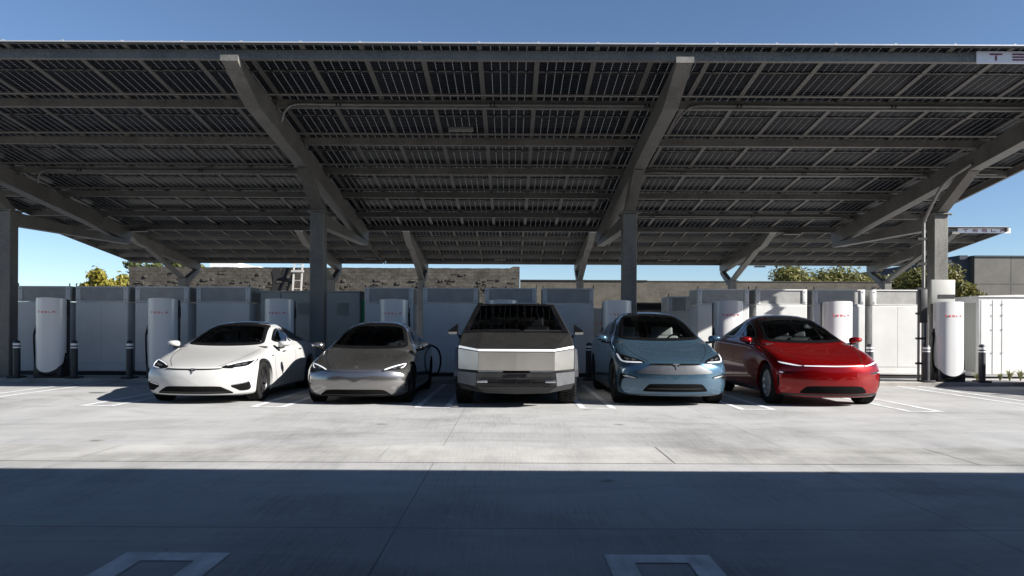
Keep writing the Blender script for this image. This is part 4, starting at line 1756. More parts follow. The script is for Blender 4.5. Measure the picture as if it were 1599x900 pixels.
def make_car(name, label, cat, X, Y, sp, group='cars parked side by side facing out'):
    root = empty(name, (X, Y, 0), label, cat, group)
    bm = car_skin(sp)
    sk = Skin(bm)
    W = sp['W'] / 2
    Rr, FO, WB = sp['R'], sp['FO'], sp['WB']
    paint = sp['paint']
    # ---- wheel arches: cut with cylinders
    me = bpy.data.meshes.new('shell')
    bm.to_mesh(me)
    bm.free()
    tmp = bpy.data.objects.new('shell', me)
    COL.objects.link(tmp)
    cb = MB()
    Rc = Rr + sp.get('arch', .045)
    for wy in (FO, FO + WB):
        for sd in (-1, 1):
            a, b = (W - .33, W + .3) if sd > 0 else (-W - .3, -W + .33)
            cb.lathe([(0, a), (Rc, a), (Rc, b), (0, b)], 'X', (0, wy, Rr + .01), 56)
    cut = cb.build('cutter', M['black'])
    bmc = bmesh.new()
    bmc.from_mesh(cut.data)
    bmesh.ops.remove_doubles(bmc, verts=bmc.verts[:], dist=1e-5)
    bmesh.ops.recalc_face_normals(bmc, faces=bmc.faces[:])
    bmc.to_mesh(cut.data)
    bmc.free()
    md = tmp.modifiers.new('arch', 'BOOLEAN')
    md.operation = 'DIFFERENCE'
    md.solver = 'EXACT'
    md.object = cut
    dg = bpy.context.evaluated_depsgraph_get()
    me2 = bpy.data.meshes.new_from_object(tmp.evaluated_get(dg))
    bpy.data.objects.remove(tmp)
    bpy.data.objects.remove(cut)
    bm = bmesh.new()
    bm.from_mesh(me2)
    bm.normal_update()
    # ---- windows
    holes = []
    for axis, poly, *_ in sp['glass']:
        holes.append((axis, inset(resample(chaikin(poly, 2), 64), .035 if axis == 'F' else .028)))
    dead = []
    for f in bm.faces:
        c, n = f.calc_center_median(), f.normal
        for axis, poly in holes:
            if axis == 'F' and (n.y > -.12 or c.y > sp['roof_y'] or c.z < sp['cowl_z'] - .1):
                continue
            if axis == 'B' and (n.y < .1 or c.y < sp['roof_y']):
                continue
            if axis == '+' and n.x < .25:
                continue
            if axis == '-' and n.x > -.25:
                continue
            p = {'F': (c.x, c.z), 'B': (c.x, c.z), '+': (c.y, c.z), '-': (c.y, c.z)}[axis]
            if inside(p, poly):
                dead.append(f)
                break
    bmesh.ops.delete(bm, geom=dead, context='FACES')
    bm.normal_update()
    zblk = sp.get('black_z', .0)
    for f in bm.faces:
        c, n = f.calc_center_median(), f.normal
        idx = 0
        for wy in (FO, FO + WB):
            if math.hypot(c.y - wy, c.z - Rr - .01) < Rc + .004:
                idx = 1
        if n.z < -.6 and c.z < .45:
            idx = 1
        if c.z < zblk:
            idx = 1
        f.material_index = idx
        f.smooth = True
    # ---- dark lining inside the cabin
    lin = bm.copy()
    kill = [f for f in lin.faces if not (sp['cabin'][0] < f.calc_center_median().y < sp['cabin'][1] and f.calc_center_median().z > .42) or f.material_index == 1]
    bmesh.ops.delete(lin, geom=kill, context='FACES')
    lin.normal_update()
    off = {v: v.co - v.normal * .022 for v in lin.verts}
    for v, c in off.items():
        v.co = c
    a, b = sp['cabin']
    q = W - .12
    lf = [lin.verts.new(p) for p in ((-q, a, .34), (q, a, .34), (q, b, .34), (-q, b, .34))]
    lin.faces.new(lf)
    zc = sp['cowl_z'] - .05
    for yy, zz in ((a + .02, zc), (b - .02, zc)):
        g = [lin.verts.new(p) for p in ((-q, yy, .34), (q, yy, .34), (q, yy, zz), (-q, yy, zz))]
        lin.faces.new(g)
    for f in lin.faces:
        f.material_index = 0
    ml = bpy.data.meshes.new('cabin_lining')
    lin.to_mesh(ml)
    lin.free()
    ml.materials.append(M['lining'])
    ob = bpy.data.objects.new('cabin_lining', ml)
    COL.objects.link(ob)
    ob.parent = root
    mb_ = bpy.data.meshes.new('body')
    bm.to_mesh(mb_)
    bm.free()
    mb_.materials.clear()
    mb_.materials.append(paint)
    mb_.materials.append(M['black'])
    mb_.shade_smooth()
    mb_.set_sharp_from_angle(angle=R(38))
    body = bpy.data.objects.new('body', mb_)
    COL.objects.link(body)
    body.parent = root
    # ---- glass + black borders
    for axis, poly, nm in sp['glass']:
        g = sk.patch(nm, M['glass'] if axis in 'FB' else M['glass_side'], root, axis, poly, eps=.003, thick=.004)
        rb = MB()
        sk.ring(rb, axis, poly, sp.get('frit', .05) if axis == 'F' else .04)
        rb.build('window_border', M['gblack'], g)
    if 'roof' in sp:
        sk.patch('glass_roof', M['roofglass'], root, 'T', sp['roof'], eps=.004, thick=.006, grid=.09)
    for axis, poly in sp.get('pillar', ()):
        sk.patch('pillar_trim', M['gblack'], root, axis, poly, eps=.005, smooth=0)
    # ---- seams
    for axis, path, w in sp['seams']:
        seam = MB()
        sk.strip(seam, axis, path, w)
        seam.build('panel_gap', M['black'], root)
    for axis, poly, nm, mat_, par in sp['patches']:
        both = [(axis, poly)]
        if par in ('mirror', 'mirror_side'):
            both.append((axis, mir(poly)) if par == 'mirror' else ('-', poly))
        for ax, pl_ in both:
            sk.patch(nm, M[mat_], root, ax, pl_, eps={'badge': .014, 'nose_slot': .009, 'badge_mount': .010, 'intake_blade': .009, 'vent_strip': .009, 'lower_lens': .009, 'fog_lamp': .009, 'front_lip': .005}.get(nm, .004), smooth=1 if nm in ('badge',) else 2, grid=.04)
    # ---- head lamps with their white strips
    for poly, strips, inner in sp['lamps']:
        for sgn in (1, -1):
            P = poly if sgn > 0 else mir(poly)
            lamp = sk.patch('headlight', M['gblack'], root, 'F', P, eps=.005, smooth=1, grid=.04)
            for st in strips:
                Q = st if sgn > 0 else mir(st)
                sk.patch('light_strip', M[sp.get('drl', 'drl')], lamp, 'F', Q, eps=.011, smooth=1, grid=.04)
            for st in inner:
                Q = st if sgn > 0 else mir(st)
                sk.patch('lamp_lens', M['lamp_in'], lamp, 'F', Q, eps=.009, smooth=2, grid=.03)
    for poly in sp.get('bar', ()):
        sk.patch('light_bar', M['drl_on'], root, 'F', poly, eps=.008, smooth=0, grid=.05)
    # ---- mirrors
    my, mz, mo = sp['mirror']
    for sd in (-1, 1):
        mb = MB()
        bm = bmesh.new()
        bmesh.ops.create_uvsphere(bm, u_segments=20, v_segments=12, radius=1.0)
        for v in bm.verts:
            x, y, z = v.co
            x = math.copysign(abs(x) ** .7, x)
            z = math.copysign(abs(z) ** .75, z)
            y = min(y, .55)
            v.co = (sd * (W + mo) + x * .118, my + y * .09 + abs(x) * .02, mz + z * (.056 - sd * x * .012) + sd * x * .008)
        mb.bm_in(bm, 0)
        mb.tube([(sd * (W - .10), my + .03, mz - .085), (sd * (W - .01), my + .02, mz - .075), (sd * (W + mo), my, mz - .055)], .025, 8, 1)
        mb.build('side_mirror', [sp.get('mirror_paint', paint), M['gblack']], root, ang=60)
    # ---- wheels
    tw = sp.get('tyre', .25)
    for wy in (FO, FO + WB):
        for sd in (-1, 1):
            wheel_parts(root, sd * (W - tw / 2 - .035), wy, Rr, tw, sp['rim'], sp.get('spokes', 5), sp.get('style', 'twin'), sd)
    # ---- cabin
    cy, cz = sp['dash']
    mb = MB()
    mb.box(-W + .16, W - .16, cy - .32, cy + .10, cz - .28, cz - .02, bev=.05, seg=3)
    mb.build('dashboard', M['lining'], root)
    mb = MB()
    mb.box(-.20, .20, cy + .13, cy + .145, cz - .22, cz + .02, bev=.005, seg=1)
    mb.build('centre_screen', M['screen'], root)
    mb = MB()
    ring = [(.38 + .185 * math.cos(2 * math.pi * k / 24), cy + .26 - .06 * math.sin(2 * math.pi * k / 24), cz - .06 + .165 * math.sin(2 * math.pi * k / 24)) for k in range(25)]
    mb.tube(ring, .017, 8)
    mb.box(.22, .54, cy + .25, cy + .27, cz - .085, cz - .04)
    mb.box(.34, .42, cy + .24, cy + .28, cz - .20, cz - .02, bev=.01)
    mb.build('steering_wheel', M['seat_k'], root)
    sy = cy + .95
    for x in (-.38, .38):
        seat(root, x, sy, sp.get('seat_z', .38), sp['seat'])
        seat(root, x * 1.02, sy + .95, sp.get('seat_z', .38) + .02, sp['seat'])
    mb = MB()
    ym, zm_ = sp['rear_view']
    mb.box(-.12, .12, ym - .015, ym + .015, zm_ - .035, zm_ + .035, bev=.012)
    mb.tube([(0, ym - .01, zm_ + .03), (0, ym - .05, zm_ + .075)], .012, 6)
    mb.build('rear_view_mirror', M['black'], root)
    return root


# a small T-shaped shield badge in front view, centred at z
def badge(z, s=1.0):
    return [(0, z - .065 * s), (.012 * s, z - .02 * s), (.018 * s, z + .022 * s), (.050 * s, z + .018 * s), (.062 * s, z + .030 * s), (.04 * s, z + .040 * s), (0, z + .043 * s),
            (-.04 * s, z + .040 * s), (-.062 * s, z + .030 * s), (-.050 * s, z + .018 * s), (-.018 * s, z + .022 * s), (-.012 * s, z - .02 * s)]


# ---------------- white sedan
def R_(y, zb, xb, zm, xm, zs, xs, zg, xg, ze, xe, zt):
    return (y, zb, xb, zm, xm, zs, xs, zg, xg, ze, xe, zt)

sedan_w = dict(
    L=4.98, W=1.965, R=.352, FO=.93, WB=2.96, sweep=.44, sweep_len=.95, sweep_p=2.6, paint=M['paint_w'], rim=M['rim_d'], tyre=.26, spokes=5, style='twin',
    nose=[(.15, .07), (.22, .03), (.32, .005), (.45, -.005), (.56, .015), (.62, .045), (.7, .09)],
    rows=[
        R_(.05, .155, .80, .36, .90, .54, .88, .60, .76, .625, .52, .635),
        R_(.28, .135, .85, .41, .945, .60, .925, .665, .80, .675, .56, .695),
        R_(.58, .13, .90, .44, .968, .665, .945, .745, .82, .745, .60, .770),
        R_(.95, .13, .92, .47, .975, .745, .950, .825, .83, .825, .63, .850),
        R_(1.28, .13, .92, .50, .972, .82, .945, .890, .84, .910, .70, .935),
        R_(1.46, .13, .92, .50, .970, .87, .945, .925, .855, .965, .735, .995),
        R_(1.80, .13, .92, .50, .968, .905, .945, .960, .868, 1.105, .690, 1.155),
        R_(2.20, .13, .92, .50, .968, .925, .945, .980, .870, 1.285, .630, 1.345),
        R_(2.55, .13, .92, .50, .970, .935, .950, .990, .868, 1.375, .580, 1.440),
        R_(2.95, .13, .92, .50, .972, .940, .955, .995, .868, 1.400, .565, 1.462),
        R_(3.35, .13, .92, .50, .975, .945, .965, 1.00, .872, 1.375, .555, 1.440),
        R_(3.75, .13, .92, .50, .980, .960, .975, 1.01, .878, 1.290, .545, 1.360),
        R_(4.15, .15, .92, .52, .982, .975, .970, 1.02, .860, 1.165, .545, 1.230),
        R_(4.50, .18, .90, .54, .970, .980, .940, 1.02, .820, 1.065, .560, 1.110),
        R_(4.78, .24, .86, .56, .935, .960, .900, 1.00, .780, 1.015, .560, 1.040),
        R_(4.95, .32, .80, .58, .880, .900, .840, .94, .720, .955, .500, .970)],
    cowl_z=.965, roof_y=2.75, cabin=(1.55, 4.45), dash=(1.72, .985), mirror=(1.72, 1.005, .07), rear_view=(2.28, 1.27), seat=M['seat_w'], seat_z=.36,
    glass=[
        ('F', half([(0, .965), (.45, .975), (.715, 1.0), (.675, 1.09), (.575, 1.29), (.535, 1.365), (.3, 1.392), (0, 1.40)]), 'windscreen'),
        ('B', half([(0, 1.10), (.45, 1.11), (.56, 1.15), (.50, 1.31), (.3, 1.36), (0, 1.37)]), 'rear_window'),
        ('+', [(1.80, 1.025), (2.12, 1.165), (2.45, 1.280), (2.78, 1.315), (2.78, 1.025)], 'side_window'),
        ('-', [(1.80, 1.025), (2.12, 1.165), (2.45, 1.280), (2.78, 1.315), (2.78, 1.025)], 'side_window'),
        ('+', [(2.86, 1.025), (2.86, 1.315), (3.25, 1.295), (3.65, 1.235), (4.05, 1.09), (3.9, 1.035)], 'side_window'),
        ('-', [(2.86, 1.025), (2.86, 1.315), (3.25, 1.295), (3.65, 1.235), (4.05, 1.09), (3.9, 1.035)], 'side_window')],
    roof=[(-.50, 2.43), (.50, 2.43), (.52, 2.9), (.48, 3.62), (-.48, 3.62), (-.52, 2.9)],
    pillar=[('+', [(2.775, 1.04), (2.865, 1.04), (2.865, 1.30), (2.775, 1.30)]), ('-', [(2.775, 1.04), (2.865, 1.04), (2.865, 1.30), (2.775, 1.30)])],
    seams=[('T', [(.40, .20), (.60, .62), (.70, 1.05), (.735, 1.32)], .008), ('T', [(-.40, .20), (-.60, .62), (-.70, 1.05), (-.735, 1.32)], .008),
           ('+', [(1.52, .95), (1.50, .6), (1.62, .25)], .008), ('+', [(2.82, 1.0), (2.82, .6), (2.80, .25)], .008), ('+', [(3.9, 1.0), (3.75, .75), (3.55, .6), (3.42, .3)], .008),
           ('-', [(1.52, .95), (1.50, .6), (1.62, .25)], .008), ('-', [(2.82, 1.0), (2.82, .6), (2.80, .25)], .008), ('-', [(3.9, 1.0), (3.75, .75), (3.55, .6), (3.42, .3)], .008)],
    patches=[
        ('F', half([(0, .135), (.62, .137), (.80, .15), (.78, .168), (.60, .158), (0, .155)]), 'front_lip', 'black', ''),
        ('F', half([(0, .588), (.30, .590), (.475, .604), (.47, .616), (.28, .608), (0, .606)]), 'nose_slot', 'void', ''),
        ('F', half([(0, .565), (.02, .565), (.06, .59), (.07, .6), (0, .602)]), 'badge_mount', 'void', ''),
        ('F', badge(.575, .9), 'badge', 'satin', ''),
        ('F', half([(0, .185), (.58, .185), (.66, .195), (.50, .285), (.44, .315), (0, .315)]), 'lower_intake', 'void', ''),
        ('F', half([(0, .205), (.60, .205), (.58, .222), (0, .222)]), 'intake_blade', 'black', ''),
        ('F', [(.57, .325), (.84, .385), (.875, .385), (.885, .24), (.74, .225), (.70, .255)], 'corner_vent', 'void', 'mirror'),
        ('F', [(.60, .338), (.84, .383), (.84, .370), (.63, .326)], 'vent_strip', 'lamp_in', 'mirror'),
        ('+', [(1.34, .80), (1.44, .815), (1.43, .79), (1.37, .775)], 'side_repeater', 'gblack', 'mirror_side'),
        ('+', [(1.98, .86), (2.20, .875), (2.20, .850), (1.98, .838)], 'door_handle', 'gblack', 'mirror_side'),
        ('+', [(3.05, .885), (3.27, .895), (3.27, .870), (3.05, .862)], 'door_handle', 'gblack', 'mirror_side'),
        ('+', [(1.35, .17), (3.45, .17), (3.45, .21), (1.35, .21)], 'sill_trim', 'black', 'mirror_side'),
    ],
    lamps=[([(.43, .622), (.52, .675), (.66, .715), (.86, .752), (.89, .748), (.855, .650), (.79, .618), (.60, .606)],
            [[(.50, .662), (.66, .708), (.86, .748), (.862, .738), (.66, .699), (.52, .656)], [(.62, .610), (.79, .622), (.848, .652), (.872, .735), (.860, .735), (.834, .660), (.78, .631), (.64, .617)]],
            [[(.60, .655), (.66, .675), (.72, .672), (.70, .650)], [(.70, .675), (.78, .70), (.79, .675), (.73, .662)]])])

make_car('sedan', 'white low sedan with a black roof and dark wheels, leftmost of the parked cars', 'car', -5.36, 12.66, sedan_w)

# ---------------- graphite sedan
sedan_g = dict(
    L=4.72, W=1.86, R=.335, FO=.84, WB=2.875, sweep=.42, sweep_len=.88, sweep_p=2.5, paint=M['paint_s'], rim=M['rim_d'], tyre=.245, spokes=5, style='turbine',
    nose=[(.14, .08), (.22, .03), (.32, .005), (.44, -.01), (.54, .01), (.60, .05), (.7, .10)],
    rows=[
        R_(.05, .150, .74, .34, .85, .50, .84, .570, .74, .60, .52, .612),
        R_(.26, .135, .80, .39, .895, .565, .885, .640, .775, .655, .55, .675),
        R_(.52, .13, .84, .42, .915, .635, .900, .715, .790, .715, .58, .745),
        R_(.86, .13, .86, .45, .922, .715, .905, .790, .795, .790, .60, .815),
        R_(1.15, .13, .86, .48, .920, .780, .900, .850, .800, .860, .66, .885),
        R_(1.34, .13, .86, .49, .917, .84, .895, .890, .815, .920, .715, .950),
        R_(1.68, .13, .86, .50, .915, .885, .895, .935, .828, 1.08, .670, 1.130),
        R_(2.05, .13, .86, .50, .915, .905, .895, .955, .830, 1.265, .610, 1.325),
        R_(2.40, .13, .86, .50, .918, .920, .900, .970, .828, 1.370, .565, 1.435),
        R_(2.80, .13, .86, .50, .920, .930, .905, .980, .828, 1.400, .550, 1.465),
        R_(3.15, .13, .86, .50, .922, .940, .910, .990, .830, 1.375, .540, 1.440),
        R_(3.55, .14, .86, .50, .925, .955, .915, 1.00, .830, 1.285, .535, 1.350),
        R_(3.95, .16, .86, .52, .922, .975, .905, 1.02, .810, 1.165, .540, 1.225),
        R_(4.25, .19, .84, .54, .910, .985, .880, 1.03, .780, 1.090, .550, 1.130),
        R_(4.52, .24, .80, .56, .880, .970, .845, 1.01, .740, 1.04, .550, 1.065),
        R_(4.68, .32, .74, .58, .820, .91, .780, .95, .680, .97, .48, .99)],
    cowl_z=.92, roof_y=2.6, cabin=(1.42, 4.2), dash=(1.58, .945), mirror=(1.62, .985, .075), rear_view=(2.14, 1.26), seat=M['seat_k'], seat_z=.34,
    glass=[
        ('F', half([(0, .925), (.45, .935), (.72, .955), (.69, 1.05), (.58, 1.28), (.54, 1.365), (.3, 1.392), (0, 1.40)]), 'windscreen'),
        ('B', half([(0, 1.13), (.42, 1.14), (.54, 1.17), (.49, 1.31), (.3, 1.36), (0, 1.37)]), 'rear_window'),
        ('+', [(1.68, 1.00), (1.99, 1.15), (2.30, 1.27), (2.62, 1.31), (2.62, 1.0)], 'side_window'),
        ('-', [(1.68, 1.00), (1.99, 1.15), (2.30, 1.27), (2.62, 1.31), (2.62, 1.0)], 'side_window'),
        ('+', [(2.70, 1.0), (2.70, 1.315), (3.08, 1.295), (3.46, 1.235), (3.84, 1.09), (3.7, 1.02)], 'side_window'),
        ('-', [(2.70, 1.0), (2.70, 1.315), (3.08, 1.295), (3.46, 1.235), (3.84, 1.09), (3.7, 1.02)], 'side_window')],
    roof=[(-.49, 2.28), (.49, 2.28), (.50, 2.8), (.46, 3.4), (-.46, 3.4), (-.50, 2.8)],
    pillar=[('+', [(2.615, 1.015), (2.705, 1.015), (2.705, 1.30), (2.615, 1.30)]), ('-', [(2.615, 1.015), (2.705, 1.015), (2.705, 1.30), (2.615, 1.30)])],
    seams=[('T', [(.44, .22), (.58, .56), (.68, .95), (.715, 1.2)], .008), ('T', [(-.44, .22), (-.58, .56), (-.68, .95), (-.715, 1.2)], .008),
           ('F', [(-.46, .575), (-.25, .566), (0, .563), (.25, .566), (.46, .575)], .007),
           ('+', [(1.40, .90), (1.38, .6), (1.5, .25)], .008), ('+', [(2.66, .98), (2.66, .6), (2.64, .25)], .008), ('+', [(3.66, 1.0), (3.52, .75), (3.35, .6), (3.25, .3)], .008),
           ('-', [(1.40, .90), (1.38, .6), (1.5, .25)], .008), ('-', [(2.66, .98), (2.66, .6), (2.64, .25)], .008), ('-', [(3.66, 1.0), (3.52, .75), (3.35, .6), (3.25, .3)], .008)],
    patches=[
        ('T', [(0, .225), (.012, .19), (.045, .185), (.03, .178), (0, .175), (-.03, .178), (-.045, .185), (-.012, .19)], 'badge', 'lamp_in', ''),
        ('F', half([(0, .155), (.55, .155), (.62, .165), (.52, .24), (.46, .268), (0, .272)]), 'lower_intake', 'void', ''),
        ('F', half([(0, .175), (.56, .175), (.55, .187), (0, .187)]), 'intake_blade', 'black', ''),
        ('F', half([(0, .13), (.58, .132), (.74, .145), (.72, .158), (.56, .148), (0, .146)]), 'front_lip', 'black', ''),
        ('F', [(.865, .25), (.885, .30), (.89, .43), (.875, .43), (.86, .32)], 'corner_vent', 'void', 'mirror'),
        ('F', [(.35, .345), (.385, .345), (.385, .375), (.35, .375)], 'tow_cover', 'paint_s', ''),
        ('+', [(1.24, .77), (1.33, .785), (1.32, .76), (1.26, .75)], 'side_repeater', 'gblack', 'mirror_side'),
        ('+', [(1.86, .845), (2.08, .855), (2.08, .83), (1.86, .82)], 'door_handle', 'paint_k', 'mirror_side'),
        ('+', [(2.88, .875), (3.1, .88), (3.1, .855), (2.88, .85)], 'door_handle', 'paint_k', 'mirror_side'),
        ('+', [(1.28, .165), (3.3, .165), (3.3, .20), (1.28, .20)], 'sill_trim', 'black', 'mirror_side'),
    ],
    lamps=[([(.42, .560), (.48, .605), (.60, .650), (.80, .700), (.83, .695), (.80, .628), (.76, .610), (.60, .590)],
            [[(.48, .600), (.60, .645), (.79, .694), (.80, .684), (.61, .632), (.50, .590)], [(.74, .612), (.79, .630), (.815, .69), (.80, .69), (.775, .64), (.74, .628)]],
            [[(.60, .610), (.65, .632), (.69, .632), (.67, .612)], [(.69, .625), (.735, .65), (.76, .645), (.74, .625)]])])
make_car('sedan', 'graphite grey sedan charging between the white sedan and the steel pickup', 'car', -2.63, 12.66, sedan_g)

# ---------------- blue tall car
suv_b = dict(
    L=5.05, W=1.985, R=.372, FO=.93, WB=2.965, sweep=.42, sweep_len=.95, sweep_p=2.6, paint=M['paint_b'], rim=M['rim_d'], tyre=.265, spokes=5, style='twin',
    nose=[(.16, .07), (.24, .02), (.36, .0), (.52, -.01), (.66, .01), (.73, .045), (.85, .09)],
    rows=[
        R_(.05, .175, .82, .40, .92, .62, .90, .70, .78, .735, .55, .750),
        R_(.28, .165, .87, .46, .960, .70, .940, .780, .82, .795, .58, .820),
        R_(.58, .16, .91, .50, .980, .785, .955, .870, .84, .870, .61, .900),
        R_(.95, .16, .93, .53, .985, .875, .960, .955, .845, .955, .65, .985),
        R_(1.25, .16, .93, .56, .984, .950, .955, 1.025, .85, 1.040, .72, 1.070),
        R_(1.42, .16, .93, .57, .982, 1.005, .952, 1.060, .865, 1.100, .755, 1.130),
        R_(1.78, .16, .93, .58, .980, 1.040, .950, 1.095, .878, 1.270, .715, 1.320),
        R_(2.18, .16, .93, .58, .980, 1.060, .950, 1.115, .880, 1.470, .660, 1.525),
        R_(2.58, .16, .93, .58, .980, 1.075, .955, 1.130, .880, 1.580, .620, 1.640),
        R_(3.00, .16, .93, .58, .982, 1.085, .960, 1.140, .880, 1.620, .605, 1.685),
        R_(3.45, .16, .93, .58, .985, 1.090, .970, 1.145, .882, 1.600, .600, 1.665),
        R_(3.90, .16, .93, .60, .988, 1.100, .975, 1.150, .885, 1.510, .595, 1.575),
        R_(4.30, .18, .93, .62, .985, 1.105, .965, 1.155, .870, 1.380, .600, 1.440),
        R_(4.65, .22, .91, .64, .970, 1.100, .940, 1.150, .840, 1.250, .610, 1.290),
        R_(4.88, .28, .87, .66, .930, 1.05, .890, 1.10, .790, 1.15, .590, 1.175),
        R_(5.02, .38, .80, .68, .870, .98, .830, 1.03, .730, 1.06, .520, 1.08)],
    cowl_z=1.095, roof_y=2.9, cabin=(1.5, 4.7), dash=(1.66, 1.115), mirror=(1.66, 1.145, .08), rear_view=(2.35, 1.49), seat=M['seat_w'], seat_z=.50,
    glass=[
        ('F', half([(0, 1.095), (.45, 1.105), (.755, 1.13), (.72, 1.24), (.62, 1.48), (.575, 1.585), (.3, 1.625), (0, 1.635)]), 'windscreen'),
        ('B', half([(0, 1.27), (.45, 1.28), (.60, 1.31), (.56, 1.48), (.3, 1.55), (0, 1.56)]), 'rear_window'),
        ('+', [(1.78, 1.165), (2.12, 1.33), (2.47, 1.46), (2.85, 1.525), (2.85, 1.165)], 'side_window'),
        ('-', [(1.78, 1.165), (2.12, 1.33), (2.47, 1.46), (2.85, 1.525), (2.85, 1.165)], 'side_window'),
        ('+', [(2.93, 1.165), (2.93, 1.53), (3.4, 1.52), (3.85, 1.44), (4.35, 1.27), (4.2, 1.18)], 'side_window'),
        ('-', [(2.93, 1.165), (2.93, 1.53), (3.4, 1.52), (3.85, 1.44), (4.35, 1.27), (4.2, 1.18)], 'side_window')],
    roof=[(-.53, 2.60), (.53, 2.60), (.54, 3.1), (.50, 3.85), (-.50, 3.85), (-.54, 3.1)],
    pillar=[('+', [(2.845, 1.18), (2.935, 1.18), (2.935, 1.51), (2.845, 1.51)]), ('-', [(2.845, 1.18), (2.935, 1.18), (2.935, 1.51), (2.845, 1.51)])],
    seams=[('T', [(.45, .20), (.62, .60), (.72, 1.02), (.755, 1.28)], .008), ('T', [(-.45, .20), (-.62, .60), (-.72, 1.02), (-.755, 1.28)], .008),
           ('+', [(1.50, 1.06), (1.48, .7), (1.6, .28)], .008), ('+', [(2.89, 1.14), (2.89, .7), (2.87, .28)], .008), ('+', [(4.05, 1.14), (3.85, .85), (3.6, .65), (3.48, .32)], .008),
           ('-', [(1.50, 1.06), (1.48, .7), (1.6, .28)], .008), ('-', [(2.89, 1.14), (2.89, .7), (2.87, .28)], .008), ('-', [(4.05, 1.14), (3.85, .85), (3.6, .65), (3.48, .32)], .008)],
    patches=[
        ('F', half([(0, .545), (.56, .555), (.66, .575), (.60, .61), (.42, .700), (.40, .712), (0, .712)]), 'nose_panel', 'satin', ''),
        ('F', half([(0, .700), (.38, .702), (.44, .715), (.42, .730), (0, .730)]), 'nose_slot', 'void', ''),
        ('F', half([(0, .675), (.03, .68), (.07, .70), (.08, .712), (0, .716)]), 'badge_mount', 'void', ''),
        ('F', badge(.685, 1.0), 'badge', 'satin', ''),
        ('F', half([(0, .255), (.50, .255), (.56, .265), (.46, .375), (.42, .388), (0, .392)]), 'lower_intake', 'void', ''),
        ('F', half([(0, .30), (.48, .30), (.47, .315), (0, .315)]), 'intake_blade', 'black', ''),
        ('F', [(.62, .50), (.88, .555), (.91, .55), (.915, .33), (.895, .33), (.885, .49), (.64, .47)], 'corner_vent', 'void', 'mirror'),
        ('F', [(.64, .49), (.86, .535), (.86, .505), (.68, .475)], 'fog_lamp', 'lamp_in', 'mirror'),
        ('+', [(1.32, .90), (1.42, .915), (1.41, .89), (1.34, .875)], 'side_repeater', 'gblack', 'mirror_side'),
        ('+', [(2.05, .985), (2.27, 1.0), (2.27, .97), (2.05, .96)], 'door_handle', 'paint_k', 'mirror_side'),
        ('+', [(3.1, 1.0), (3.32, 1.01), (3.32, .985), (3.1, .975)], 'door_handle', 'paint_k', 'mirror_side'),
        ('+', [(1.36, .20), (3.48, .20), (3.48, .26), (1.36, .26)], 'sill_trim', 'black', 'mirror_side'),
        ('F', half([(0, .165), (.60, .165), (.80, .18), (.78, .21), (0, .20)]), 'front_lip', 'black', ''),
    ],
    lamps=[([(.50, .745), (.58, .79), (.70, .825), (.90, .885), (.915, .875), (.90, .775), (.84, .735), (.66, .730), (.55, .735)],
            [[(.885, .87), (.912, .878), (.895, .775), (.84, .737), (.66, .732), (.53, .738), (.60, .752), (.66, .750), (.83, .757), (.865, .785)]],
            [[(.62, .775), (.68, .80), (.72, .795), (.69, .77)], [(.72, .79), (.80, .82), (.82, .80), (.76, .78)]])])
make_car('tall_car', 'frosty blue tall family car with a grey hexagonal nose panel, right of the steel pickup', 'car', 2.80, 12.66, suv_b)

